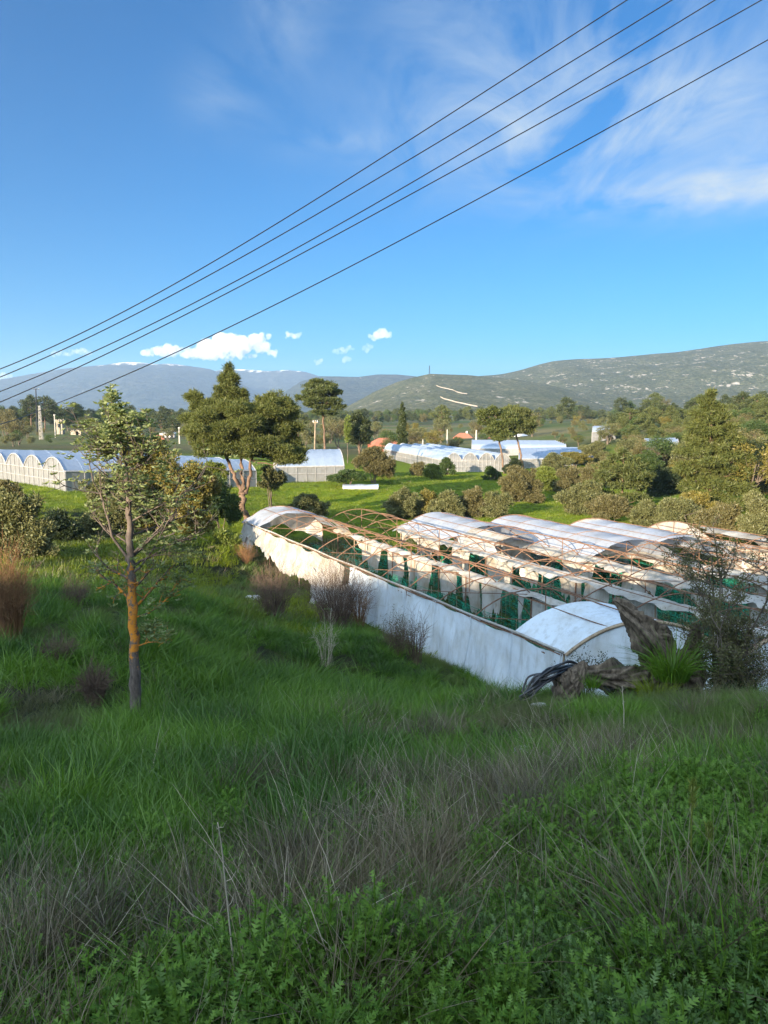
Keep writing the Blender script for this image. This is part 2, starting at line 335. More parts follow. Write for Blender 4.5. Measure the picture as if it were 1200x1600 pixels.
c = mixc(t, ramp(t, mth(t, 'DIVIDE', yy, 400), [(.4, (0, 0, 0)), (.55, (1, 1, 1))]), c, farc)
b = nd(t, 'ShaderNodeBsdfPrincipled', Roughness=.95); b.inputs['Specular IOR Level'].default_value = .1; t.links.new(c, b.inputs['Base Color'])
bp = nd(t, 'ShaderNodeBump', Strength=.9, Distance=.12); t.links.new(nz(6, 6, .7), bp.inputs['Height']); t.links.new(bp.outputs[0], b.inputs['Normal'])
t.links.new(b.outputs[0], out.inputs[0]); M['ground'] = m
# ground sheet: polar grid, fine in front of the camera and near it
th = np.concatenate([np.linspace(-180, -50, 90)[:-1], np.linspace(-50, 50, 260), np.linspace(50, 180, 90)[1:]])*np.pi/180
rr = np.concatenate([[.02, .3, .6], np.geomspace(.9, 9500, 260)])
TH, RR = np.meshgrid(th, rr, indexing='ij'); XX, YY = RR*np.sin(TH), RR*np.cos(TH)
ZZ = g(XX, YY); ZZ[:, :3] = -1.72
struct(MB().grid(np.stack([XX, YY, ZZ], -1)[:, ::-1]).build('ground', M['ground'], smooth=True))
# ------------------------------------------------------------------ mountains
def hillmat(name, veg1, veg2, rockc, rock_amt, rscale, snow=None, stretch=(1, 1, 1), vscale=.02, dot=.12, bump=1.0, bd=8):
    m, t, out = newmat(name)
    ge = t.nodes.new('ShaderNodeNewGeometry'); src = ge.outputs['Position']
    mp = t.nodes.new('ShaderNodeMapping'); mp.inputs['Scale'].default_value = stretch; mp.inputs['Rotation'].default_value = (0, R(35), 0); t.links.new(src, mp.inputs[0])
    def nz(s, sc, d=5, r=.6): n = nd(t, 'ShaderNodeTexNoise', Scale=sc, Detail=d, Roughness=r); t.links.new(s, n.inputs['Vector']); return n.outputs[0]
    c = mixc(t, ramp(t, nz(src, vscale, 5), [(.38, (0, 0, 0)), (.62, (1, 1, 1))]), veg1, veg2)
    c = mixc(t, ramp(t, nz(src, dot, 3, .7), [(.4, (0, 0, 0)), (.6, (1, 1, 1))]), c, tuple(x*.5 for x in veg1))
    rk = mth(t, 'MULTIPLY', mth(t, 'SUBTRACT', mth(t, 'ADD', nz(mp.outputs[0], rscale, 6, .72), mth(t, 'MULTIPLY', mth(t, 'SUBTRACT', nz(src, rscale*.16, 3), .5), .7)), 1-rock_amt), 16, clamp=True)
    c = mixc(t, rk, c, rockc)
    if snow:
        s = t.nodes.new('ShaderNodeSeparateXYZ'); t.links.new(src, s.inputs[0])
        sn = mth(t, 'MULTIPLY', mth(t, 'ADD', mth(t, 'DIVIDE', mth(t, 'SUBTRACT', s.outputs[2], snow[0]), snow[1]), mth(t, 'MULTIPLY', mth(t, 'SUBTRACT', nz(src, .012, 5, .7), .5), 2.5)), 3, clamp=True)
        c = mixc(t, sn, c, (0.8, 0.78, 0.76))
    b = t.nodes.new('ShaderNodeBsdfDiffuse'); t.links.new(c, b.inputs[0])
    bp = nd(t, 'ShaderNodeBump', Strength=bump, Distance=bd); t.links.new(nz(src, dot*.7, 5, .7), bp.inputs['Height']); t.links.new(bp.outputs[0], b.inputs['Normal'])
    t.links.new(b.outputs[0], out.inputs[0]); return m
def mountain(name, prof, D, df, db, basez, spur, seed, mat, amp=1.0, nu=420, nv=70, fpow=1.15):
    prof = np.array(prof, float); px = np.linspace(prof[0, 0], prof[-1, 0], nu); py = np.interp(px, prof[:, 0], prof[:, 1])
    k = np.hanning(9); k /= k.sum(); py = np.convolve(np.pad(py, 4, mode='edge'), k, 'valid')
    rays = np.array([ray(a, b) for a, b in zip(px, py)])
    tx = rays[:, 0]/rays[:, 1]; zc = D*rays[:, 2]/rays[:, 1]
    v = np.concatenate([np.linspace(0, 1, nv), np.linspace(1, 2, 14)[1:]])
    V = np.zeros((nu, len(v), 3))
    for j, vv in enumerate(v):
        if vv <= 1: Y = D-df*(1-vv); f = vv**fpow
        else: Y = D+db*(vv-1); f = (2-vv)**1.1
        X = tx*Y
        nn = fbm(X/spur, Y/spur*.45+seed, seed, 5)
        w = 4*f*(1-f) if vv <= 1 else 0
        z = basez+(zc-basez)*f+nn*w*.16*amp*(zc-basez)
        z = z+fbm(X/spur*7, Y/spur*7, seed+5, 3)*.012*amp*np.maximum(zc-basez, 0)*(0.25+w)
        V[:, j] = np.stack([X, np.full(nu, Y), z], -1)
    return struct(MB().grid(V).build(name, mat, smooth=True))
M['hill_r'] = hillmat('scrub_and_limestone', (0.07, 0.08, 0.042), (0.115, 0.118, 0.07), (0.34, 0.31, 0.27), 0.385, .085, stretch=(1.0, .45, 1.3), bump=1, bd=6)
M['hill_c'] = hillmat('scrub_hill', (0.075, 0.085, 0.042), (0.13, 0.125, 0.07), (0.34, 0.31, 0.27), 0.35, .06, stretch=(1, .4, 1.6), bd=4)
M['hill_m'] = hillmat('forested_far_range', (0.035, 0.045, 0.03), (0.06, 0.065, 0.045), (0.6, 0.56, 0.52), 0.34, .006, stretch=(1, .4, 1.5), vscale=.006, dot=.03, bd=20)
M['hill_l'] = hillmat('dark_far_range', (0.03, 0.042, 0.035), (0.055, 0.06, 0.05), (0.4, 0.37, 0.35), 0.27, .004, snow=(388, 50), stretch=(1, .4, 1.5), vscale=.004, dot=.02, bd=25)
M['hill_w'] = hillmat('near_wooded_ridge', (0.022, 0.034, 0.016), (0.05, 0.058, 0.026), (0.05, 0.058, 0.026), 0.1, .05, vscale=.02, dot=.25, bd=3)
mountain('mountain', [(-700,640),(-450,610),(-250,598),(-100,596),(0,593),(40,586),(100,576),(130,573),(165,570),(190,566),(215,566),(240,569),(265,568),(290,571),(330,577),(360,590),(400,612),(450,640),(520,668)], 6800, 2200, 1500, -60, 900, 4, M['hill_l'])
mountain('mountain', [(250,600),(300,588),(345,578),(380,577),(420,580),(450,578),(478,581),(510,592),(560,604),(640,625),(720,650)], 8000, 1800, 1200, -60, 700, 8, M['hill_l'])
mountain('mountain', [(380,662),(430,622),(470,596),(500,588),(530,588),(560,589),(590,585),(620,585),(650,588),(690,600),(760,622),(850,650)], 4800, 1500, 900, -40, 500, 12, M['hill_m'])
mountain('mountain', [(560,672),(620,630),(680,602),(720,592),(745,588),(782,585),(815,578),(840,570),(865,564),(900,561),(940,560),(980,557),(1020,553),(1060,550),(1100,544),(1140,538),(1180,534),(1230,531),(1320,528),(1450,536),(1700,560),(2000,600),(2300,640)], 2700, 1250, 900, -16, 330, 17, M['hill_r'], nu=520, nv=90)
HC = mountain('hill', [(440,676),(500,656),(545,634),(585,612),(620,597),(645,590),(672,584),(700,585),(730,586),(760,589),(800,592),(850,600),(920,616),(1000,642),(1080,672)], 2000, 850, 600, -14, 260, 23, M['hill_c'], nu=360)
struct(mountain('wooded_hill', [(-500,640),(-200,636),(0,642),(60,643),(110,640),(150,641),(190,648),(240,657),(300,655),(360,654),(430,656),(520,660),(600,658),(680,657),(760,660),(840,664),(900,670),(960,678)], 1150, 450, 300, -13, 120, 31, M['hill_w'], nu=320, nv=30, amp=.5))
# pale dirt track zigzagging up the middle hill
from mathutils.bvhtree import BVHTree
def bvh(o): return BVHTree.FromPolygons([v.co for v in o.data.vertices], [tuple(p.vertices) for p in o.data.polygons])
bt = bvh(HC)
def hit(px, py):
    r = Vector(ray(px, py)).normalized(); h = bt.ray_cast(Vector((0, 0, 0)), r); return h[0]
M['track'] = solid('pale_dirt', (0.24, 0.2, 0.16), (0.32, 0.28, 0.22), .1, .95)
for pth, wd in (([(682,604),(690,607),(700,609),(708,611),(714,614),(722,616),(730,617)], 2.6), ([(688,622),(694,625),(702,627),(712,630),(722,632),(735,635),(746,637)], 3.0)):
    pts = [hit(*q) for q in pth]; pts = [p for p in pts if p is not None]
    if len(pts) > 2:
        pts = np.array(pts); pts = np.stack([np.interp(np.linspace(0, len(pts)-1, 40), np.arange(len(pts)), pts[:, k]) for k in range(3)], -1)
        V = np.stack([pts+np.array([0, -wd*.9, 1.2]), pts+np.array([0, wd*.9, wd*.75+1.2])], 1); struct(MB().grid(V).build('dirt_track', M['track']))
# radio mast on top of the middle hill
b = MB(); p = P(671, 585, 2000); q = P(671, 571, 2000)
for dx in (-1.2, 1.2): b.tube([p+[dx, 0, -3], q+[dx*.3, 0, 0]], .55, 4)
for k in range(6): z0 = p[2]+(q[2]-p[2])*k/6; b.box(p[0]-1.3, p[0]+1.3, p[1]-.3, p[1]+.3, z0, z0+.5)
tag(b.build('radio_mast', M['wire']), 'thin radio mast standing on the forested top of the middle hill', 'mast')

# ------------------------------------------------------------------ air
m, t, out = newmat('thin_air'); pv = t.nodes.new('ShaderNodeVolumePrincipled')
pv.inputs['Color'].default_value = (0.375, 0.54, 0.80, 1); pv.inputs['Density'].default_value = 1.05e-4; pv.inputs['Anisotropy'].default_value = 0.15
t.links.new(pv.outputs[0], out.inputs['Volume']); M['haze'] = m
hz = MB().box(-9700, 9700, -9700, 9700, -40, 520).build('haze', M['haze']); hz['kind'] = 'stuff'

# ------------------------------------------------------------------ cumulus clouds beyond the mountains
m, t, out = newmat('cloud_vapour'); pv = t.nodes.new('ShaderNodeVolumePrincipled')
pv.inputs['Color'].default_value = (.86, .84, .84, 1); pv.inputs['Density'].default_value = .0055; pv.inputs['Anisotropy'].default_value = 0.0
t.links.new(pv.outputs[0], out.inputs['Volume']); M['cloud'] = m
m, t, out = newmat('thin_cloud_vapour'); pv = t.nodes.new('ShaderNodeVolumePrincipled')
pv.inputs['Color'].default_value = (.80, .80, .82, 1); pv.inputs['Density'].default_value = .003; pv.inputs['Anisotropy'].default_value = 0.0
t.links.new(pv.outputs[0], out.inputs['Volume']); M['cloudthin'] = m
import bmesh
def cloud(blobs, mat, label, Y=12500, seed=0):
    rg = np.random.default_rng(seed); bm = bmesh.new(); k = Y/1200
    for px, py, rx, ry in blobs:
        c0 = P(px, py, Y)
        n = max(5, int(rx*ry/6))
        for i in range(n):
            a = rg.uniform(0, 2*np.pi); q = rg.uniform(0, 1)**.5
            c = c0+np.array([math.cos(a)*q*rx*.75*k, rg.normal(0, rx*.3*k), math.sin(a)*q*ry*.7*k]); r = k*min(rx, ry)*rg.uniform(.36, .75)
            ret = bmesh.ops.create_icosphere(bm, subdivisions=2, radius=r)
            for v in ret['verts']: v.co = v.co*rg.uniform(.92, 1.08)+Vector(c)
    me = bpy.data.meshes.new('cloud'); bm.to_mesh(me); bm.free(); me.materials.append(mat)
    o = bpy.data.objects.new('cloud', me); COL.objects.link(o)
    rm = o.modifiers.new('r', 'REMESH'); rm.mode = 'VOXEL'; rm.voxel_size = k*1.0
    tx = bpy.data.textures.new('c', 'CLOUDS'); tx.noise_scale = k*5; dm = o.modifiers.new('d', 'DISPLACE'); dm.texture = tx; dm.strength = k*2.6; dm.mid_level = .5
    tag(o, label, 'cloud')
cloud([(235,551,16,7),(262,548,22,9),(300,552,24,8),(330,545,22,14),(352,535,22,13),(372,540,22,14),(398,530,16,9),(415,524,10,6),(405,543,24,9),(430,553,16,6),(350,556,70,6)], M['cloud'], 'long bright cumulus cloud lying low above the big pine', seed=1)
cloud([(455,525,15,6),(468,522,6,4)], M['cloud'], 'small white puff just right of the long cumulus', seed=2)
cloud([(597,523,15,8),(584,528,10,5),(606,521,8,6)], M['cloud'], 'small bright round cloud high above the middle hill', seed=3)
cloud([(105,551,30,5),(125,548,20,5),(85,554,22,4),(140,553,20,4)], M['cloudthin'], 'flat pale cloud strip above the snowy peak at left', seed=4)
cloud([(526,549,9,5),(533,548,10,5),(540,546,10,5),(547,543,8,5)], M['cloudthin'], 'thin grey wisp of cloud left of the small bright round cloud', seed=5)
cloud([(542,563,7,6),(545,560,6,5)], M['cloudthin'], 'tiny dark wisp of cloud just above the far ridge', seed=7)
cloud([(572,546,8,5),(577,542,8,5)], M['cloudthin'], 'faint wisp hanging under the small bright round cloud', seed=8)
cloud([(494,566,8,5),(500,566,8,5)], M['cloudthin'], 'lowest small pale cloud over the umbrella pine', seed=9)
cloud([(6,589,20,7),(-8,589,20,7)], M['cloudthin'], 'low pale cloud touching the ridge at the picture edge', seed=6)

# ------------------------------------------------------------------ power line
WR = [[(1230,-163),(978,0),(752,149),(600,243),(300,427),(82,545),(0,574),(-140,622)], [(1300,-155),(1050,0),(803,150),(560,299),(300,441),(108,545),(0,588),(-140,640)],
      [(1330,-130),(1117,0),(872,150),(600,309),(300,475),(170,541),(0,609),(-140,662)], [(1330,-80),(1190,0),(900,161),(600,327),(300,486),(190,541),(0,629),(-140,682)],
      [(1420,-62),(1200,62),(900,228),(700,336),(500,440),(300,540),(180,592),(64,640)]]
PL = P(64, 638, 240)
WL = ['topmost thin black power wire across the sky', 'second power wire from the top across the sky', 'third power wire from the top across the sky', 'fainter power wire just above the lowest one', 'lowest black power wire running to the lattice pole']
def wire(pts, Ya, Yb, label, rad=(.017, .06)):
    pts = np.array(pts, float); o = np.argsort(pts[:, 0]); pts = pts[o]
    c = np.polyfit(pts[:, 0], pts[:, 1], 4); px = np.linspace(pts[-1, 0], pts[0, 0], 90); py = np.polyval(c, px)
    s = (px-px[0])/(px[-1]-px[0]); Y = 1/(1/Ya+(1/Yb-1/Ya)*s)
    V = np.array([P(a, b, y) for a, b, y in zip(px, py, Y)])
    rd = np.clip(Y*.0007, rad[0]*.6, .1)
    tag(MB().tube(V, rd, 5).build('power_wire', M['wire'], smooth=True), label, 'wire', 'wires of the power line')
for w, l in zip(WR, WL): wire(w, 20, 230 if w is WR[4] else 190, l)
wire([(64,641),(40,650),(0,663),(-60,680)], 232, 120, 'short slack wire drooping left from the lattice pole', (.02, .06))

# ------------------------------------------------------------------ poles
def put(px, Y): p = P(px, 660, Y); return np.array([p[0], Y, gz(p[0], Y)])
def pyz(px, py, Y): return P(px, py, Y)[2]
def pole(px, Y, top, wd, mat, label, arms=(), tilt=0, lattice=False, name='utility_pole'):
    b0 = put(px, Y); H = pyz(px, top, Y)-b0[2]; T = thing(name, tuple(b0), label, 'pole'); s = Y/1200; r = wd*s/2
    b = MB()
    if lattice:
        for sx in (-1, 1):
            for sy in (-1, 1): b.tube([(sx*r, sy*r, -.3), (sx*r*.5, sy*r*.5, H)], r*.17, 4)
        n = 12
        for k in range(n):
            z0, z1 = H*k/n, H*(k+1)/n; w0, w1 = r*(1-.5*k/n), r*(1-.5*(k+1)/n)
            for sy in (-1, 1): b.tube([(-w0*(-1)**k, sy*w0, z0), (w1*(-1)**k, sy*w1, z1)], r*.12, 4)
            for sx in (-1, 1): b.tube([(sx*w0, -w0*(-1)**k, z0), (sx*w1, w1*(-1)**k, z1)], r*.12, 4)
    else: b.tube([(0, 0, -.3), (tilt*H*.5, 0, H*.5), (tilt*H, 0, H)], [r, r*.85, r*.7], 8)
    b.build('shaft', mat, T)
    for z, w in arms:
        a = MB(); a.box(tilt*H*z-w, tilt*H*z+w, -.07, .07, H*z-.07, H*z+.07); ao = a.build('crossarm', mat, T)
        for k in (-.9, 0, .9): MB().tube([(tilt*H*z+w*k, 0, H*z+.07), (tilt*H*z+w*k, 0, H*z+.32)], [.07, .05], 6).build('insulator', M['greyroof'], ao)
    return T
pole(63, 238, 634, 4.4, M['concrete'], 'white lattice concrete pole on the bare ground at left', ((.97, .35),), lattice=True)
pole(57, 262, 607, 2.2, M['wire'], 'tall dark pole with a crossarm behind the lattice pole', ((.985, 1.1),), tilt=.03)
pole(85.5, 250, 648, 2, M['concrete'], 'thin plain pole between the lattice pole and the ruined tower', ((.97, .25),))
pole(279.5, 220, 668, 2.6, M['concrete'], 'plain pole beside the white house at left', ((.95, .25),))
pole(490, 118, 658, 2.8, M['wood'], 'leaning wooden pole beside the tall umbrella pine', ((.97, .35),), tilt=.035)
pole(661, 215, 681, 3, M['concrete'], 'pale concrete pole right of the cypress', ((.96, .6),))
pole(699, 225, 671, 2.4, M['concrete'], 'slim concrete pole in front of the brick sheds')
pole(744.5, 225, 672, 3, M['concrete'], 'concrete pole right of the tiled cream house')
pole(953, 200, 694, 1.8, M['concrete'], 'pale stake left of its twin near the far right greenhouse')
pole(956, 200, 697, 1.8, M['concrete'], 'pale stake right of its twin near the far right greenhouse')

# ------------------------------------------------------------------ buildings
def box_wall(T, w, d, h, mat, name='wall'): return MB().box(-w/2, w/2, -d/2, d/2, -.8, h).build(name, mat, T)
def roof_hip(T, w, d, h, rise, mat, hip=.35, ov=.35):
    W2, D2 = w/2+ov, d/2+ov; r = W2-hip*w
    v = [(-W2, -D2, h), (W2, -D2, h), (W2, D2, h), (-W2, D2, h), (-r, 0, h+rise), (r, 0, h+rise)]
    u = [(-W2, -D2, h-.15), (W2, -D2, h-.15), (W2, D2, h-.15), (-W2, D2, h-.15)]
    b = MB(); b.add(v, [(0, 1, 5, 4), (2, 3, 4, 5)]); b.add(v, [(1, 2, 5), (3, 0, 4)])
    b.add(v[:4]+u, [(0, 4, 5, 1), (1, 5, 6, 2), (2, 6, 7, 3), (3, 7, 4, 0), (4, 7, 6, 5)])
    return b.build('roof', mat, T)
def win(T, x, d, z, w, h, name='window'):
    f = MB().box(x-w/2-.08, x+w/2+.08, -d/2-.06, -d/2+.02, z-.08, z+h+.08).build(name, M['white'], T)
    MB().box(x-w/2, x+w/2, -d/2-.075, -d/2-.05, z, z+h).build('pane', M['glass'], f)
def door(T, x, d, w, h, mat):
    f = MB().box(x-w/2, x+w/2, -d/2-.07, -d/2+.02, -.5, h).build('door', mat, T); MB().box(x+w*.3, x+w*.38, -d/2-.11, -d/2-.072, h*.45, h*.5).build('handle', M['wire'], f)
def house(px, Y, wpx, hpx, d, wall, roof, label, rise=1.6, rz=0., wins=3, name='house', cat='house', chimney=True, hip=.35, base=None):
    b0 = put(px, Y); s = Y/1200; w, h = wpx*s, hpx*s
    if base is not None: b0[2] = pyz(px, base, Y)
    T = thing(name, tuple(b0), label, cat, rz=rz)
    MB().box(-w/2, w/2, -d/2, d/2, -4, h).build('wall', wall, T)
    rf = roof_hip(T, w, d, h+.003, rise, roof, hip)
    if chimney: MB().box(w*.15, w*.15+.55, .3, .85, h+rise*.3, h+rise+.6).build('chimney', M['white'], rf)
    for k in range(wins): win(T, (k-(wins-1)/2)*w/wins*.92, d, h*.38, min(1.1, w/wins*.5), h*.36)
    door(T, w*.5-w/wins*.52 if wins > 1 else 0, d, .9, h*.72, M['wood'])
    return T
house(601, 190, 44, 9, 7, M['red'], M['tile'], 'red house half hidden beside the cypress', 1.7, .25, 4, base=704)
house(724, 262, 28, 10, 7, M['cream'], M['tile'], 'cream house with a red tiled roof above the brick sheds', 1.6, -.1, 3, base=694)
house(713, 236, 36, 9, 6, M['brick'], M['tile'], 'long pink brick shed below the cream house', .7, -.08, 3, chimney=False, base=706, name='shed', cat='shed')
house(732, 232, 6, 9.5, 3, M['bluewhite'], M['greyroof'], 'narrow pale blue lean-to at the end of the brick shed', .3, -.08, 1, chimney=False, base=706, name='shed', cat='shed')
house(772, 250, 30, 11, 8, M['yellow'], M['tile'], 'yellow house behind the pair of leaning pines', 1.4, .3, 3, base=700)
house(814, 255, 22, 20, 8, M['bluewhite'], M['greyroof'], 'tall pale blue house right of the leaning pines', .6, -.15, 2, chimney=False, base=701)
house(848, 215, 26, 8, 5, M['white'], M['greyroof'], 'flat white shed on the edge of the blue plastic roofs', .15, 0, 2, chimney=False, base=703, name='shed', cat='shed')
house(262, 270, 20, 11, 8, M['white'], M['greyroof'], 'white two storey house among trees at left', .8, .2, 3, base=688)
house(246, 250, 18, 5, 6, M['white'], M['tile'], 'low white house with a dark red roof at left', 1.3, .2, 2, base=691)
house(215, 290, 16, 6, 6, M['cream'], M['greyroof'], 'small cream hut behind the young tree', .6, .1, 2, base=686, chimney=False, name='hut', cat='hut')
# ruined stone tower and wall stubs
b0 = put(94, 270); T = thing('stone_tower', tuple(b0), 'ruined square stone tower on the left rise', 'tower')
V = []; b = MB(); s = 270/1200; w = 9*s; H = pyz(94, 655, 270)-b0[2]
for k in range(9):
    for j in range(40):
        a = j/40*2*np.pi; rr_ = w/2/max(abs(math.cos(a)), abs(math.sin(a)))*(1+.25*max(0, (k-6)/2)); V.append((math.cos(a)*rr_+random.uniform(-.08, .08), math.sin(a)*rr_+random.uniform(-.08, .08), -1+(H+1)*k/8+(random.uniform(-.5, .3) if k == 8 else 0)))
V = np.array(V).reshape(9, 40, 3); V = np.concatenate([V, V[:, :1]], 1); b.grid(V); b.box(-w*.4, w*.4, -w*.4, w*.4, H-1.2, H-.7); b.build('masonry', M['stone'], T)
MB().box(-.5, .4, -w/2-.2, -w/2+.1, H*.45, H*.7).build('dark_opening', M['glass'], T)  # dark slab standing in for the shade inside the tower's hollow
for px, w, l in ((116, 12, 'low broken stone wall right of the ruined tower'), (122, 8, 'short stub of broken stone wall farthest right of the tower')):
    b0 = put(px, 268); b = MB(); n = 24; x = np.linspace(-w*s/2, w*s/2, n); top = 1.0+.9*np.array([vnoise(i*.45, px) for i in range(n)])
    for y in (-.3, .3): b.grid(np.stack([np.stack([x, np.full(n, y), np.full(n, -1.)], -1), np.stack([x, np.full(n, y), top], -1)]))
    b.grid(np.stack([np.stack([x, np.full(n, -.3), top], -1), np.stack([x, np.full(n, .3), top], -1)]))
    o = b.build('stone_wall', M['stone']); o.location = tuple(b0); tag(o, l, 'wall')
M['farframe'] = solid('dull_galvanised_pipe', (.2, .2, .2), (.34, .34, .34), 2, .6)
# ------------------------------------------------------------------ the ruined multi-bay greenhouse in front
NH = 14; TS = np.linspace(-1.0, 33.0, NH)
ORG = G(0, 0, -GH); GT = thing('greenhouse', tuple(ORG), 'ruined greenhouse with torn white film and bare rusty hoops on the slope below', 'greenhouse')
def arch(s): return RISE*(1-abs(2*s-1)**2.15)
def GA(b, s, t, dh=0.0): return G((b+s)*UW, t, arch(s)+dh)
def gb(mb, name, mat, smooth=False): return mb.build(name, mat, GT, smooth, ORG)
rg = np.random.default_rng(11)
ss = np.linspace(0, 1, 22)
for b in range(NBAY):
    for k, tt in enumerate(TS):
        sag = rg.normal(0, .05); ln = rg.normal(0, .10); 
        pts = np.array([GA(b, s, tt+ln*math.sin(math.pi*s), sag*math.sin(math.pi*s)) for s in ss])
        gb(MB().tube(pts, .027, 6), 'roof_hoop', M['rust'] if k > 4 else M['rustdark'], True)
        if (k+b) % 2 == 0:           # tie bar with a king post and two webs
            w = MB(); a0, a1 = G(b*UW, tt, 0), G((b+1)*UW, tt, 0); mid = (a0+a1)/2
            w.tube([a0, mid-[0, 0, .04], a1], .018, 5); w.tube([mid, GA(b, .5, tt)], .022, 5)
            for s0, s1 in ((.42, .27), (.58, .73)): w.tube([G((b+s0)*UW, tt), GA(b, s1, tt)], .016, 5)
            if rg.random() < .75 or k == NH-1: gb(w, 'truss_bar', M['rustdark'] if k < 5 else M['rust'])
    for s, r in ((.5, .024), (.25, .018), (.75, .018)):
        tt = np.linspace(TS[0], TS[-1], 40); pts = np.array([GA(b, s, q, .03+.03*vnoise(q*.4, b)) for q in tt]); gb(MB().tube(pts, r, 5), 'purlin', M['rust'])
for b in range(NBAY+1):
    r = MB()
    for dx, dz in ((-.07, 0), (.07, 0), (0, -.22)): r.tube([G(b*UW+dx, q, dz+.03*math.sin(q*1.3+b)) for q in np.linspace(TS[0], TS[-1], 30)], .026, 5)
    gb(r, 'gutter_rail', M['rust'])
    for k, tt in enumerate(TS):
        q = G(b*UW, tt, 0); z0 = gz(q[0], q[1]) if b in (0,) else q[2]-GH
        gb(MB().tube([[q[0], q[1], z0-.25], q], .036, 6), 'post', M['rustdark'] if (k+b) % 3 else M['wood'])
# --- film helpers
def roofsheet(b, t0, t1, s0=0.0, s1=1.0, mat='filmroof', ns=26, rag=0.0, dh=.045, name='roof_sheet', holes=None, seed=0):
    nt = max(6, int((t1-t0)*7)); tt = np.linspace(t0, t1, nt); step = TS[1]-TS[0]
    V = np.zeros((nt, ns, 3))
    for i, q in enumerate(tt):
        ph = ((q-TS[0])/step) % 1
        for j, s in enumerate(np.linspace(s0, s1, ns)):
            qq = q
            if rag: qq = q+rag*(vnoise(s*9, seed+b)-.5)*2*(abs(i/(nt-1)-.5)*2)**2
            sg = -.10*math.sin(math.pi*ph)*math.sin(math.pi*s)+.05*(vnoise(q*1.6+seed, s*7)-.5)
            V[i, j] = GA(b, s, qq, dh+sg)
    m = MB().grid(V)
    if holes:
        f = m.f[0]; cen = np.array([(i/(nt-1), j/(ns-1)) for i in range(nt-1) for j in range(ns-1)]); keep = np.ones(len(f), bool)
        for (a, c, ra, rc) in holes:
            nn = np.array([vnoise(x*23, y*23, 3) for x, y in cen]); keep &= (((cen[:, 0]-a)/ra)**2+((cen[:, 1]-c)/rc)**2) > .7+.6*nn
        m.f[0] = f[keep]
    return gb(m, name, M[mat], True)
def curtain(t0, t1, b, drop, side=0.0, mat='film', fold=5.0, seed=0, taper=0.0, name='hanging_film', bulge=.10, top=.04, dx0=0.0, rag=.40, out=0.0):
    # torn film hanging from gutter rail b between t0 and t1
    L = t1-t0; nt = max(10, int(L*14)); nv = 18
    V = np.zeros((nt, nv, 3))
    for i, u in enumerate(np.linspace(0, 1, nt)):
        q = t0+u*L
        d = 1.75*drop*(1-.55*taper*abs(u*2-1)**1.6)*(1-rag*1.15*vnoise(q*1.5+seed*7, 5)-rag*.5*vnoise(q*4.5+seed*3, 8)-rag*.3*vnoise(q*13+seed*3, 9))
        for j, v in enumerate(np.linspace(0, 1, nv)):
            f = math.sin(q*fold+2.5*vnoise(q*1.3, seed)*3+v*1.2)*bulge*min(1, v*2.2)+.10*(vnoise(q*3+seed, v*4)-.5)*v
            narrow = (u-.5)*taper*.35*v*L
            V[i, j] = G(b*UW+dx0+side*(.06+.10*v)+f+out*v, q-narrow, top-d*v+.05*math.sin(q*3.1+seed)*(1-v))
    return gb(MB().grid(V), name, M[mat], True)
def gutterfilm(b, t0, t1, w=.42, seed=0, mat='film', sag=.16):
    nt = int((t1-t0)*6); nv = 9; V = np.zeros((nt, nv, 3))
    for i, q in enumerate(np.linspace(t0, t1, nt)):
        ww = w*(.65+.8*vnoise(q*.8, seed+3)); wr = w*(.5+1.1*vnoise(q*.9+40, seed+5))
        for j, v in enumerate(np.linspace(-1, 1, nv)):
            x = v*(ww if v < 0 else wr); h = .09-sag*abs(v)**1.4*(.6+vnoise(q*2.2, seed+9+(v > 0)))+.05*math.sin(q*4+seed+v*3)
            V[i, j] = G(b*UW+x, q, h)
    return gb(MB().grid(V), 'gutter_film', M[mat], True)
# --- left side wall: a film skirt, taut and nearly vertical near the camera end, sagging and torn at the far end
def skirt(t0, t1, torn):
    nt = int((t1-t0)*16); nv = 22; V = np.zeros((nt, nv, 3))
    for i, q in enumerate(np.linspace(t0, t1, nt)):
        p0 = G(0, q, 0); zg = gz(p0[0]-.6, p0[1])-.12; H = p0[2]+.06-zg
        if torn: H *= .70-.18*max(0, (q-22)/10)+.22*(vnoise(q*1.1, 4)-.5)+.1*(vnoise(q*5, 6)-.5)
        sagt = (.22+.35*torn*vnoise(q*.35, 2)+.12*vnoise(q*.8, 71))*abs(math.sin(math.pi*(q-TS[0])/(TS[1]-TS[0])))
        for j, v in enumerate(np.linspace(0, 1, nv)):
            o = .04+.10*v+.05*math.sin(q*2.4+v*2)*v+.16*(vnoise(q*.9, v*2.5)-.5)*v+.07*(vnoise(q*3.1+v*1.5, v*3, 61)-.5)+.05*(vnoise(q*7-v*4, v*2, 62)-.5)*(1-.5*v)+(.5*v**1.5*(.3+vnoise(q*.6, 9)) if torn else .22*v*v)
            V[i, j] = G(-o, q, .08-sagt*(1-v)*.6-H*v)
    return gb(MB().grid(V), 'side_sheet', M['film'] if torn else M['filmwall'], True)
skirt(-1.05, 15.3, 0); skirt(15.9, 32.2, 1)
q0 = []
for i, q in enumerate(np.linspace(14.6, 19.8, 40)):   # flap slid down the bank
    q0.append([G(-.3-1.5*v*(.6+.4*math.sin(i*.3)), q-.8*v+.5*v*math.sin(i*.16), -.95-2.0*v*(.75+.25*vnoise(i*.2, 3))+.08*math.sin(i*.7+v*4)) for v in np.linspace(0, 1, 10)])
gb(MB().grid(q0), 'side_sheet', M['film'], True)
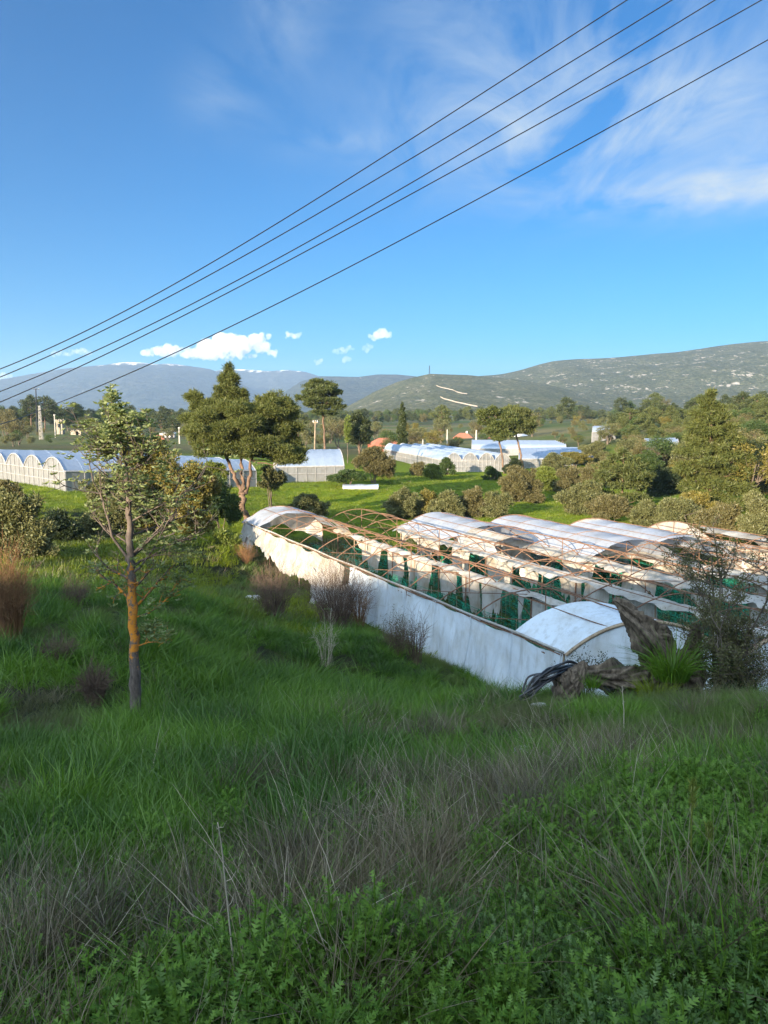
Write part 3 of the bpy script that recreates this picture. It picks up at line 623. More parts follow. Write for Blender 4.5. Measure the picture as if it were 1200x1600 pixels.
for q in np.arange(-1, 15.4, 2.61):                   # battens holding the side film
    p0 = G(-.05, q, .05); zg = gz(p0[0]-.5, p0[1]); gb(MB().tube([G(-.10, q, .05), G(-.2, q, -1.2), [p0[0]-.36, p0[1], zg-.1]], .012, 5), 'side_batten', M['filmwall'])
gb(MB().tube([G(-.08, q, .10+.02*math.sin(q)) for q in np.linspace(-1.1, 32.4, 60)], .045, 6), 'top_roll', M['film'], True)
# --- near end of the first bay: film over the last hoops and a white gable
for b, tb, a1 in ((0, 1.55, 1.0), (1, -.2, 1.0), (2, .4, 1.0), (3, .2, 1.0), (4, .3, 1.0), (5, .3, 1.0)):
    if b == 0: roofsheet(0, -1.06, 1.7, 0, 1, 'filmwall', dh=.05, seed=2)
    V = []
    for s in np.linspace(0, 1, 40):
        top = GA(b, s, TS[0]-.07, .0); zg = top[2]-arch(s)-GH-.4
        V.append([[top[0], top[1]-.10*v-.05*math.sin(s*37+v*3)*v-.07*(vnoise(s*12, v*5, b)-.5), top[2]*(1-v)+zg*v] for v in np.linspace(0, 1, 16)])
    gb(MB().grid(V), 'gable_sheet', M['filmwall'], True)
    gb(MB().tube([GA(b, s, TS[0]-.09, .0) for s in ss], .06, 6), 'end_hoop', M['wood'], True)
# --- far end of the first bay
roofsheet(0, 29.6, 33.1, -.02, .98, 'filmroof', rag=.5, seed=5); roofsheet(0, 27.8, 29.8, .62, 1.0, 'film', rag=.9, seed=6)
def gable(b, frac, mat='film', tt=33.0, seed=0, s0=0., s1=1.):
    V = []
    for s in np.linspace(s0, s1, 36):
        top = GA(b, s, tt+.05, 0); full = arch(s)+GH; d = full*frac*(.8+.5*(vnoise(s*8, seed)-.5)) if frac < .95 else full+.1
        V.append([[top[0], top[1]+.05*math.sin(s*40+v*3)*v, top[2]-d*v] for v in np.linspace(0, 1, 12)])
    return gb(MB().grid(V), 'gable_sheet', M[mat], True)
gable(0, .45, seed=3); gable(2, .6, seed=6); gable(3, 1.0, seed=7); gable(4, 1.0, seed=8); gable(5, .5, seed=10)
curtain(30.4, 33.0, 0, 1.7, -1, fold=4, seed=21, rag=.3, bulge=.2, out=-.5); curtain(28.2, 30.2, 0, 1.1, -1, seed=22, taper=.5, out=-.2)
# --- film along the gutters, and torn curtains under them
gutterfilm(1, .4, 30.5, .36, 1); gutterfilm(2, 1.0, 33, .62, 2, 'film', .22); gutterfilm(3, 1.0, 33, .8, 3, 'film', .3); gutterfilm(4, .5, 33, .9, 4, 'film', .3); gutterfilm(5, -1, 33, .6, 5); gutterfilm(6, -1, 33, .6, 6)
c1 = [(1.6,3.2,1.2,.25),(3.5,5.0,1.9,.5),(5.3,6.1,1.3,.2),(6.6,8.1,2.0,.55),(8.5,9.6,1.4,.6),(10.2,10.7,1.7,.75),(11.4,13.2,1.75,.35),(13.6,15.2,1.55,.3),(15.8,17.4,1.9,.45),(17.9,19.4,2.0,.3),(19.8,21.2,1.9,.35),(21.5,23.4,1.9,.2),(23.7,25.8,1.6,.2),(26.0,28.0,1.3,.3)]
for i, (a, b_, d, tp) in enumerate(c1): curtain(a, b_, 1, d, 1 if i % 3 else -1, seed=i+1, taper=tp)
c2 = [(2.2,5.2,1.9,.2),(5.4,6.4,1.1,.4),(9.5,11.6,1.5,.25),(12.2,14.0,1.2,.4),(14.4,16.2,1.7,.35),(17.6,19.2,1.2,.3),(20.2,22.6,1.7,.2),(24.0,26.0,1.5,.3),(28,31,1.4,.2)]
for i, (a, b_, d, tp) in enumerate(c2): curtain(a, b_, 2, d, -1 if i % 2 else 1, seed=i+31, taper=tp, mat='film')
c3 = [(3,6.5,2.0,.1),(8.5,11.0,1.6,.2),(12.5,14.2,1.4,.4),(16.5,19,1.5,.2),(21,24,1.6,.2),(27,30,1.7,.2)]
for i, (a, b_, d, tp) in enumerate(c3): curtain(a, b_, 3, d, -1, seed=i+51, taper=tp)
for i, (bb, a, b_, d) in enumerate([(4,1,5,2.1),(4,7.5,11,1.8),(4,14,17,1.7),(4,20,24,1.9),(5,2,7,2.1),(5,9,14,2.0),(5,18,24,1.9),(6,2,12,2.2),(6,14,24,2.2),(6,25,32,2.2)]): curtain(a, b_, bb, d, -1, seed=i+71, taper=.1)
# --- roof sheets that still hold
roofsheet(2, 26.5, 33.1, 0, 1, 'filmroof', seed=11, rag=.6); roofsheet(2, 22.5, 26.6, 0, .28, 'film', seed=12, rag=1.2)
roofsheet(3, 21.6, 33.1, 0, 1, 'filmroof', seed=13, rag=.25); roofsheet(4, 25.0, 33.1, 0, 1, 'filmroof', seed=14, rag=.9, holes=[(.12, .70, .12, .2)])
roofsheet(5, 14.5, 20.5, .0, .8, 'filmroof', seed=17, rag=1.0, holes=[(.55, .5, .15, .2)]); roofsheet(4, 8.5, 12.6, .25, 1, 'filmroof', seed=18, rag=1.2); roofsheet(5, 24, 30, .3, 1, 'film', seed=15, rag=1.3, holes=[(.4, .5, .2, .2)])
roofsheet(4, -1, 5.0, 0, 1, 'filmroof', seed=19, rag=.8); roofsheet(5, -1, 6.5, 0, 1, 'filmroof', seed=20, rag=.6); roofsheet(3, 1.6, 4.2, .45, 1, 'film', seed=23, rag=1.2)
# --- green trellis nets on stakes and wires, in rows along the bays
m, t, out = newmat('green_net'); tcn = t.nodes.new('ShaderNodeTexCoord'); s_ = t.nodes.new('ShaderNodeSeparateXYZ'); t.links.new(tcn.outputs['UV'], s_.inputs[0])
ge = t.nodes.new('ShaderNodeNewGeometry'); n = nd(t, 'ShaderNodeTexNoise', Scale=1.3, Detail=5, Roughness=.7); t.links.new(ge.outputs['Position'], n.inputs['Vector'])
d = t.nodes.new('ShaderNodeBsdfDiffuse'); t.links.new(ramp(t, n.outputs[0], [(.35, (.010, .10, .06)), (.7, (.03, .24, .16))]), d.inputs[0]); tp = t.nodes.new('ShaderNodeBsdfTransparent')
n3 = nd(t, 'ShaderNodeTexNoise', Scale=14, Detail=2); t.links.new(ge.outputs['Position'], n3.inputs['Vector'])
al = mth(t, 'MULTIPLY', mth(t, 'SUBTRACT', mth(t, 'ADD', mth(t, 'MULTIPLY', n.outputs[0], .9), mth(t, 'MULTIPLY', n3.outputs[0], .5)), .60), 4.0, clamp=True)
mx = t.nodes.new('ShaderNodeMixShader'); t.links.new(al, mx.inputs[0]); t.links.new(tp.outputs[0], mx.inputs[1]); t.links.new(d.outputs[0], mx.inputs[2]); t.links.new(mx.outputs[0], out.inputs[0])
M['net'] = m; M['netpanel'] = solid('teal_net_roll', (.012, .12, .08), (.03, .26, .18), 3, .8)
for b in range(NBAY-1):
    for sx in (.2, .5, .8):
        u = (b+sx)*UW; o0 = G(u, 0, -GH); T = thing('trellis_net', tuple(o0), 'green netting row strung on wires and stakes inside the ruined greenhouse', 'netting', 'green net rows inside the greenhouse')
        tt = np.linspace(1.6, 32, 90); H = 1.25
        V = [[G(u+.08*(vnoise(q*.9, b)-.5)+.1*(vnoise(q*3, v*3)-.5), q, -GH+.12+H*(.75+.4*vnoise(q*.5, b+sx*9))*v) for v in np.linspace(0, 1, 7)] for q in tt]
        MB().grid(V).build('net', M['net'], T, False, o0)
        for h in (.35, .8, 1.3): MB().tube([G(u, q, -GH+h-.04*math.sin(q*1.2)) for q in np.linspace(1.2, 32.4, 30)], .012, 4, False).build('wire', M['netpanel'], T, False, o0)
        st = MB()
        for q in np.arange(1.5, 32.5, 2.4): st.tube([G(u, q, -GH-.2), G(u, q, -GH+1.5)], .02, 5)
        so_ = st.build('stakes', M['wood'], T, False, o0); so_['kind'] = 'stuff'
# ------------------------------------------------------------------ greenhouses farther off
def multibay(label, A, B, Cc, nb, wall, rise, nr, name='greenhouse', front_arches=True, tone='farfilm'):
    """A: near corner, B: end of the first bay along its axis, Cc: corner across the bays (ground points)."""
    A, B, Cc = [np.array(x, float) for x in (A, B, Cc)]; T = thing(name, tuple(A), label, 'greenhouse')
    ax, ac = B-A, (Cc-A)/nb; n1 = 17; aa = np.linspace(0, 1, n1)
    prof = lambda s: wall+rise*(1-abs(2*s-1)**2.2)
    U = np.array([0, 0, 1.])
    rib = [MB(), MB()]
    for k in range(nb):
        o0 = A+ac*k; nl = max(4, nr)
        V = np.array([[o0+ac*s+ax*q+U*(prof(s)-.012*abs(math.sin(q*math.pi*nr))*rise) for s in aa] for q in np.linspace(0, 1, nl*4+1)])
        MB().grid(V).build('roof_sheet', M[tone], T, True, A)
        for e, q in enumerate((0, 1)):
            base = np.array([[o0+ac*s+ax*q-U*.4, o0+ac*s+ax*q+U*wall*.5, o0+ac*s+ax*q+U*prof(s)] for s in aa])
            MB().grid(base).build('end_sheet', M['farfilmend'], T, True, A)
            rb = MB(); off = ax/np.linalg.norm(ax)*(.05 if q else -.05)
            rb.tube([o0+ac*s+ax*q+off+U*prof(s) for s in aa], .06, 5)
            for s in (0, .25, .5, .75): rb.tube([o0+ac*s+ax*q+off-U*.3, o0+ac*s+ax*q+off+U*prof(s)], .05, 4)
            rb.tube([o0+ax*q+off+U*wall, o0+ac+ax*q+off+U*wall], .05, 4); rb.tube([o0+ax*q+off+U*wall*.5, o0+ac+ax*q+off+U*wall*.5], .04, 4)
            rb.build('end_frame', M['farframe'], T, False, A)
        hb = MB()
        for r_ in range(1, nr): hb.tube([o0+ac*s+ax*r_/nr+U*(prof(s)-.01) for s in aa], .025, 4, False)
        hb.build('roof_ribs', M['farfilm'], T, False, A)['kind'] = 'stuff'
        MB().tube([o0+U*(wall+.05), o0+ax+U*(wall+.05)], .12, 5).build('gutter', M['farframe'], T, False, A)
    for s0, e in ((A, -1), (Cc, 1)):
        off = nrm(ac)*e*.03
        MB().grid([[s0+off+ax*q-U*.4, s0+off+ax*q+U*wall*.5, s0+off+ax*q+U*wall] for q in np.linspace(0, 1, 12)]).build('side_sheet', M['farfilmend'], T, True, A)
        pb = MB(); off = off*2.5
        for q in np.linspace(0, 1, nr+1): pb.tube([s0+off+ax*q-U*.3, s0+off+ax*q+U*wall], .03, 4)
        pb.tube([s0+off+U*wall*.55, s0+off+ax+U*wall*.55], .04, 4); pb.build('side_frame', M['farframe'], T, False, A)
    return T
def gp(px, Y, dz=0.0): q = put(px, Y); q[2] += dz; return q
def lev(*ps):
    z = min(p[2] for p in ps)
    return [np.array([p[0], p[1], z]) for p in ps]
A_, B_, C_ = gp(97, 75), gp(398, 93), gp(-62, 101)
multibay('long white multi-bay greenhouse at left with scalloped white end walls', A_, B_, C_, 6, 1.9, 1.35, 12)
A_, B_, C_ = gp(432, 98), gp(537, 101), gp(426, 107)
multibay('single short grey tunnel greenhouse right of the big pine', A_, B_, C_, 1, 1.9, 1.9, 7)
A_, B_, C_ = lev(gp(697, 130), gp(600, 168), gp(800, 130)); 
multibay('greenhouse in the middle distance with grey arched ends facing the field', A_, B_, C_, 4, 1.8, 1.35, 12)
A_, B_, C_ = lev(gp(738, 172), gp(886, 168), gp(738, 196)); multibay('wide blue plastic greenhouse roofs behind the leaning pines', A_, B_, C_, 6, 1.8, 1.2, 14)
A_, B_, C_ = lev(gp(812, 138), gp(938, 142), gp(815, 162)); multibay('long blue roofed greenhouse right of the leaning pines', A_, B_, C_, 5, 1.6, 1.1, 14)
A_, B_, C_ = lev(gp(926, 185), gp(962, 186), gp(930, 196)); multibay('pale greenhouse roof showing above the shrubs at right', A_, B_, C_, 2, 2.4, 1.4, 6)
A_, B_, C_ = lev(gp(1012, 122), gp(1062, 125), gp(1008, 134)); multibay('small blue roofed greenhouse between the right hand conifers', A_, B_, C_, 2, 2.3, 1.7, 6)
# low white frame with film beside the left greenhouse
q0 = put(563, 96); T = thing('cold_frame', tuple(q0), 'low white plastic cold frame beside the end of the left greenhouse', 'cold frame')
MB().box(-2.2, 2.2, -.5, .5, 0, .2).build('side_panel', M['white'], T); bb = MB(); V = [[[x, .55*math.cos(a), .2+(.28+.14*vnoise(x*1.3, 5))*math.sin(a)] for a in np.linspace(0, np.pi, 8)] for x in np.linspace(-2.25, 2.25, 16)]; bb.grid(V).build('cover', M['farfilm'], T, True)
# ------------------------------------------------------------------ foliage
def leafquads(c, ax, L, Wd, rg):
    n = len(c); ax = nrm(ax); s = nrm(np.cross(ax, rg.normal(size=(n, 3)))); L = np.broadcast_to(L, (n,))[:, None]; w = np.broadcast_to(Wd, (n,))[:, None]
    return np.stack([c, c+ax*L*.45+s*w*.5, c+ax*L, c+ax*L*.5-s*w*.5], 1)
def clump(mb, c, rad, n, L, Wd, rg, up=.35, out=.8, shell=.45, jit=.55):
    d = nrm(rg.normal(size=(n, 3))); r = rg.random(n)**shell; p = np.asarray(c)+d*r[:, None]*np.asarray(rad)
    ax = d*out+np.array([0, 0, up])+rg.normal(size=(n, 3))*jit
    mb.quads(leafquads(p, ax, L*rg.uniform(.6, 1.3, n), Wd*rg.uniform(.7, 1.3, n), rg))
def limb(tb, p0, p1, r0, r1, rg, wob=.06, n=6, k=5, droop=0.0):
    p0, p1 = np.asarray(p0, float), np.asarray(p1, float); L = np.linalg.norm(p1-p0); s = np.linspace(0, 1, n)[:, None]
    pts = p0+(p1-p0)*s+rg.normal(size=(n, 3))*wob*L*np.sin(s*np.pi)+np.array([0, 0, 1])*droop*L*np.sin(s*np.pi); tb.tube(pts, np.linspace(r0, r1, n), k); return pts
def pxtree(name, label, cat, base, Y, trunks, clumps, mat, bark='pinebark', L=.4, Wd=.09, dens=1.0, sub=6, seed=0, up=.35, flat=.75, group=None, limbs=True, depth=1.0, out=.8, subr=.72, z=None):
    """A tree from its silhouette: trunks are chains of (px, py, radius px); clumps are (px, py, rx, ry[, depth offset m])."""
    rg = np.random.default_rng(seed+100); s = Y/1200*1.0; p0 = P(base[0], base[1], Y); zg = gz(p0[0], Y); b0 = np.array([p0[0], Y, zg if z is None else z])
    T = thing(name, tuple(b0), label, cat, group); tb, cb = MB(), MB(); allp = []
    for tr in trunks:
        pts = np.array([P(q[0], q[1], Y)+[0, rg.normal(0, .25)*(i > 0), 0] for i, q in enumerate(tr)]); rd = np.array([q[2]*s*.56 for q in tr])
        if tr[0][1] >= base[1]-2: pts[0][2] = min(pts[0][2], zg)-.25
        n = len(pts)*4; i_ = np.linspace(0, len(pts)-1, n); pts = np.stack([np.interp(i_, np.arange(len(pts)), pts[:, k]) for k in range(3)], -1); rd = np.interp(i_, np.arange(len(tr)), rd)
        pts[1:-1] += rg.normal(size=(n-2, 3))*rd[1:-1, None]*.35
        tb.tube(pts, rd, 8); allp += [(p, r) for p, r in zip(pts, rd)]
    AP = np.array([p for p, r in allp]); AR = np.array([r for p, r in allp])
    for cl_ in clumps:
        px, py, rx, ry = cl_[:4]; dz = cl_[4] if len(cl_) > 4 else rg.normal(0, .35)*rx*s*depth
        c = P(px, py, Y)+[0, dz, 0]; rad = np.array([rx*s, rx*s*depth, ry*s])
        if limbs:
            dd = np.linalg.norm(AP-c, axis=1)+np.where(AP[:, 2] > c[2]-.1*rad[2], 3*rx*s, 0); i = int(np.argmin(dd)); limb(tb, AP[i], c, min(AR[i]*.6, .5*rx*s*.12+.03), .02, rg, droop=-.04)
        for k in range(sub):
            d = nrm(rg.normal(size=3))*rg.random()**.4; cc = c+d*rad*.72; rr_ = rad*subr*rg.uniform(.6, 1.25)*np.array([1, 1, flat])
            if limbs and k % 2 == 0: limb(tb, c, cc, .03, .012, rg, n=3, k=4)
            n = int(dens*40*(rr_[0]*rr_[2]*rr_[1])**(2/3)/(L*Wd))+8
            clump(cb, cc, rr_, n, L, Wd, rg, up, out)
        for k in range(max(3, sub//2+1)):          # loose sprays that break the outline
            d = nrm(rg.normal(size=3)+[0, 0, .25]); cc = c+d*rad*rg.uniform(.95, 1.3); clump(cb, cc, rad*rg.uniform(.16, .34)+.04, max(8, int(n*.22)), L*1.15, Wd, rg, up, out*.6, .6, .8)
            if limbs: limb(tb, c, cc, .016, .006, rg, n=3, k=3)
    if tb.n: tb.build('trunk', M[bark], T, True, b0)
    cb.build('crown', M[mat], T, False, b0); return T
# --- hero trees
pxtree('pine_tree', 'large golden lit pine with three trunks and a spire top', 'pine tree', (383, 805), 68,
  [[(384,806,10),(382,785,9),(378,765,8)], [(378,768,6.5),(366,742,5),(354,718,4.5),(345,690,3)], [(380,768,6),(378,735,5),(375,700,4.5),(368,650,3.5),(360,600,2)], [(384,772,5.5),(390,750,5),(393,722,4),(400,690,3),(410,660,2)]],
  [(357,578,6,12),(358,596,12,14),(352,616,20,16),(375,622,16,14),(335,634,18,14),(318,640,16,15),(303,622,12,10),(305,655,16,14),(325,665,22,15),(352,652,24,18),(382,650,22,18),(400,640,18,14),(412,632,14,10),(430,626,16,11),(445,632,14,10),(455,645,12,10),(425,650,22,14),(440,668,22,13),(410,672,24,14),(380,682,24,12),(345,686,24,12),(318,688,18,11),(300,672,10,9),(462,668,10,9),(455,690,18,9),(430,694,20,10),(400,704,20,9),(465,705,14,8),(440,716,20,7),(362,706,14,6),(330,700,20,10,-1.6),(356,692,24,12,-1.9),(384,700,22,10,-1.8),(412,690,24,12,-1.9),(438,702,22,10,-1.6),(458,716,18,8,-1),(312,676,20,12,-1),(345,668,26,14,-2.2),(395,664,26,14,-2.2),(372,640,22,14,-2),(425,640,20,12,-1.4),(330,650,22,14,-1.6)],
  'needle', L=.32, Wd=.048, sub=8, seed=1, flat=.6, up=.4, depth=.9)
pxtree('pine_tree', 'tall umbrella pine with a bare straight trunk beside a leaning pole', 'pine tree', (509, 716), 122,
  [[(509,717,3.6),(507,690,3.0),(505,655,2.6),(503,625,1.8),(502,600,1)]],
  [(500,598,12,5),(515,602,10,5),(486,603,10,5),(505,610,18,6),(482,614,12,5),(522,614,11,4.5),(496,622,20,6),(470,622,8,4),(518,627,14,5),(484,632,16,5),(508,636,18,5),(527,636,9,4),(498,645,12,4),(515,646,10,3)], 'needle_mid', L=.4, Wd=.11, sub=6, seed=2, flat=.6, up=.6)
pxtree('pine_tree', 'dark dense round topped pine between umbrella pine and cypress', 'pine tree', (562, 704), 150, [[(562,705,3),(561,690,2.5),(560,665,1.5)]],
  [(560,652,9,7),(548,660,8,7),(570,661,8,7),(560,668,14,9),(550,676,10,7),(571,677,9,7),(562,684,13,6),(571,690,7,4),(553,690,7,4)], 'needle_dark', L=.45, Wd=.14, sub=7, seed=3, flat=.8)
pxtree('poplar_tree', 'slim light green poplar at the left side of the dark round pine', 'poplar tree', (543, 706), 146, [[(543,707,1.3),(543,680,1),(543,655,.5)]],
  [(543,655,3,6),(544,664,4,7),(542,674,4,7),(543,684,3.5,6)], 'bright', bark='bark', L=.35, Wd=.14, sub=5, seed=4, flat=1, dens=.5)
pxtree('cypress_tree', 'narrow dark cypress standing alone beside the red house', 'cypress tree', (628, 706), 172, [[(628,707,1.5),(628,660,1)]],
  [(628,637,1.6,6),(628,644,3.2,7),(628,653,4.6,9),(628,663,6.2,10),(628,674,7.4,11),(628,685,8,11),(628,695,8,9),(628,701,7.4,6)], 'cyp', L=.5, Wd=.13, sub=7, seed=5, flat=1.3, up=1.6, limbs=False, dens=1.2, subr=.6)
pxtree('pine_tree', 'left leaning pine of the pair with joined flat crowns', 'pine tree', (788, 735), 126, [[(788,736,3.2),(785,715,2.8),(781,692,2.4),(779,665,1.6)]],
  [(757,645,9,5),(770,642,10,6),(785,648,12,7),(764,658,12,6),(780,664,14,7),(798,660,10,6),(770,674,14,6),(788,678,14,6),(752,652,7,4),(780,684,12,4)], 'needle', L=.4, Wd=.11, sub=7, seed=6, flat=.6)
pxtree('pine_tree', 'right pine of the pair with joined crowns and longer bare trunk', 'pine tree', (818, 736), 128, [[(818,737,3.4),(813,712,3),(808,685,2.5),(805,660,1.8)]],
  [(800,640,13,6),(815,643,12,6),(806,650,18,7),(825,655,10,6),(814,662,18,6),(830,666,9,5),(806,672,14,5),(826,674,9,4)], 'needle_mid', L=.4, Wd=.11, sub=7, seed=7, flat=.6)
pxtree('conifer_tree', 'tallest conifer at right with tiered drooping golden branches', 'conifer tree', (1112, 835), 70, [[(1112,836,5),(1112,780,4.5),(1111,720,4),(1110,660,2.5),(1109,615,1)]],
  [(1109,616,8,9),(1104,632,14,9),(1120,636,14,9),(1096,645,16,8),(1125,650,16,8),(1108,655,20,10),(1088,662,14,7),(1135,665,16,8),(1100,674,24,9),(1128,682,22,9),(1085,685,18,8),(1148,690,16,8),(1108,697,26,10),(1080,706,20,8),(1138,706,24,9),(1160,715,14,8),(1095,722,26,10),(1125,730,28,10),(1072,732,16,9),(1155,738,20,10),(1105,748,28,10),(1135,758,26,10),(1080,760,18,10),(1160,765,18,10),(1115,778,24,10),(1145,785,22,10),(1095,790,18,9)],
  'needle', L=.34, Wd=.06, sub=6, seed=8, flat=.55, up=.1, depth=.9)
pxtree('conifer_tree', 'young airy conifer with a bare lower trunk behind the plastic roofs', 'conifer tree', (973, 808), 78, [[(973,809,3.2),(973,770,2.8),(974,735,2),(973,708,1)]],
  [(973,708,8,6),(962,716,14,6),(985,718,14,6),(950,728,14,6),(972,730,18,7),(998,730,14,6),(940,742,14,6),(962,744,18,7),(988,745,18,7),(1008,746,10,6),(930,756,12,5),(955,758,18,6),(985,760,18,7),(1008,762,12,6),(945,772,16,6),(990,776,16,6),(965,778,14,5),(1005,780,10,5)],
  'needle_mid', L=.36, Wd=.08, sub=5, seed=9, flat=.6, up=.2, dens=.75)
# --- shrubs and olives in the fields
def shrub(label, px, top, bot, wpx, Y, mat, name='olive_shrub', cat='shrub', seed=0, bark='bark', group=None, L=.19, Wd=.07, dens=.8, sub=6, up=.3, stems=4):
    rg = np.random.default_rng(seed+500); h = bot-top; cl_ = []
    wpx *= 1.25
    for k in range(13):
        a = rg.uniform(-1, 1); v = (k+.5)/13; wv = math.sqrt(max(.08, 1-(v*1.35-.38)**2))
        cl_.append((px+a*wpx*.36*wv, bot-h*(.12+.72*v), wpx*.2, h*.17))
    trs = [[(px+rg.uniform(-.06, .06)*wpx, bot+1, 1.6), (px+rg.uniform(-.25, .25)*wpx, bot-h*.5, .9)] for _ in range(stems)]
    b0 = P(px, bot, Y)
    return pxtree(name, label, cat, (px, bot), Y, trs, cl_, mat, bark, L, Wd, dens, sub, seed, up, .9, group, subr=.62)
shrub('grey green shrub at the far end of the cold frame', 583, 697, 744, 50, 100, 'olive_brown', seed=1, L=.26)
shrub('pale olive shrub just behind the first bare hoops', 480, 772, 812, 52, 66, 'olive', seed=2)
shrub('round dark olive shrub at the left end of the shrub row', 626, 764, 808, 48, 72, 'olive', seed=3)
shrub('upright yellowish shrub second in the shrub row', 664, 764, 808, 34, 73, 'gold', seed=4, dens=.7)
shrub('dense olive shrub in the middle of the shrub row', 697, 766, 812, 46, 72, 'olive', seed=5)
shrub('brownish olive shrub fourth along the shrub row', 738, 764, 808, 48, 73, 'olive_brown', seed=6)
shrub('wide olive shrub at the right end of the shrub row', 778, 768, 806, 46, 73, 'olive', seed=7)
shrub('brown olive tree under the pair of leaning pines', 812, 730, 790, 58, 86, 'olive_brown', seed=8, L=.26)
shrub('round yellow green bush right of the leaning pines', 851, 729, 768, 46, 98, 'bright', 'leafy_bush', 'bush', seed=9)
shrub('grey olive tree between yellow green bush and young conifer', 890, 728, 778, 36, 92, 'olive_brown', seed=10)
shrub('pale olive tree at the left foot of the young conifer', 911, 752, 806, 62, 76, 'olive', seed=11, L=.26)
shrub('small green bush in front of the grey arched greenhouse', 698, 714, 742, 22, 122, 'green', 'leafy_bush', 'bush', seed=12)
shrub('thin grey shrub against the middle greenhouse wall', 655, 722, 746, 24, 118, 'olive_brown', seed=13, dens=.6)
shrub('low weedy bush in the field left of the grey arches', 676, 724, 748, 28, 112, 'bright', 'leafy_bush', 'bush', seed=14, dens=.6)
shrub('cactus green bush under the left leaning pine', 768, 728, 752, 24, 112, 'green', 'leafy_bush', 'bush', seed=15)
shrub('dark bush between the two leaning trunks', 802, 716, 740, 24, 124, 'darkleaf', 'leafy_bush', 'bush', seed=16)
shrub('dark shady thicket between the two right hand conifers', 1042, 730, 796, 64, 88, 'darkleaf', 'thicket', 'bush', seed=17, L=.3)
shrub('pale olive tree at the right edge above the plastic', 1188, 770, 850, 70, 58, 'olive', seed=18)
shrub('brownish olive under the tallest conifer', 1135, 785, 846, 70, 60, 'olive_brown', seed=19)
shrub('rounded olive in front of the dark thicket', 1062, 776, 836, 66, 62, 'olive', seed=20)
shrub('small pale olive right of the young conifer trunk', 1012, 782, 824, 44, 66, 'olive', seed=21, dens=.8)
shrub('bushy olive tree at the left picture edge', 22, 766, 880, 92, 40, 'olive', seed=22, L=.2)
shrub('olive shrub above the left edge olive', 8, 752, 800, 60, 56, 'olive_brown', seed=23)
shrub('dark shaded bush beyond the left edge olive', 96, 800, 862, 70, 47, 'darkleaf', 'thicket', 'bush', seed=24)
shrub('golden leaved bush right of the young tree', 282, 716, 836, 96, 52, 'gold', 'leafy_bush', 'bush', seed=25, L=.22, Wd=.1)
shrub('tall golden green tree directly behind the young tree', 228, 678, 835, 80, 54, 'gold', 'leafy_bush', 'bush', seed=26, L=.22, Wd=.1, dens=.6)
shrub('greenish bush left of and behind the young tree', 168, 738, 850, 86, 50, 'olive', 'leafy_bush', 'bush', seed=27, L=.2)
shrub('dark green bush between the golden bush and big pine', 345, 742, 818, 56, 63, 'green', 'leafy_bush', 'bush', seed=28)
shrub('low leafy shrub under the left side of the big pine', 334, 722, 752, 34, 72, 'bright', 'leafy_bush', 'bush', seed=29)
shrub('drooping pale shrub at the right foot of the big pine', 424, 728, 764, 34, 72, 'olive', seed=30)
shrub('low bright bush above the far greenhouse corner', 352, 826, 868, 46, 50, 'bright', 'leafy_bush', 'bush', seed=31, dens=.6)
shrub('dark low hedge bush beside the cold frame', 545, 734, 752, 50, 96, 'green', 'hedge', 'hedge', seed=32)
shrub('orange tinted bush on the near edge of the blue roofs', 898, 706, 724, 46, 136, 'gold', 'leafy_bush', 'bush', seed=33)
for q in [('broad olive scrub left of the young conifer top', 938, 716, 762, 60, 104, 'olive_brown', 41), ('green scrub right behind the young conifer', 1006, 706, 752, 58, 108, 'green', 42), ('yellowish scrub between the dark thicket and tallest conifer', 1070, 712, 772, 54, 96, 'gold', 43), ('tall olive scrub against the tallest conifer at left', 1048, 690, 744, 52, 112, 'olive', 44),
          ('olive scrub behind the tallest conifer at right', 1168, 700, 778, 70, 90, 'olive', 45), ('brown olive scrub filling the right edge below the pines', 1196, 722, 800, 60, 78, 'olive_brown', 46), ('low olive scrub in front of the young conifer trunk', 958, 772, 812, 60, 70, 'olive_brown', 47), ('olive scrub above the yellow green bush', 872, 708, 744, 50, 118, 'olive', 48),
          ('golden scrub at the right foot of the dark thicket', 1086, 768, 826, 56, 66, 'gold', 49), ('grey scrub at the left end of the slope wood', 925, 690, 724, 44, 140, 'olive', 50), ('low hedge like scrub joining the middle of the shrub row', 718, 780, 812, 70, 74, 'olive_brown', 51), ('low scrub joining the left half of the shrub row', 650, 782, 812, 70, 74, 'olive', 52)]:
    shrub(q[0], q[1], q[2], q[3], q[4], q[5], q[6], seed=q[7], dens=.7)
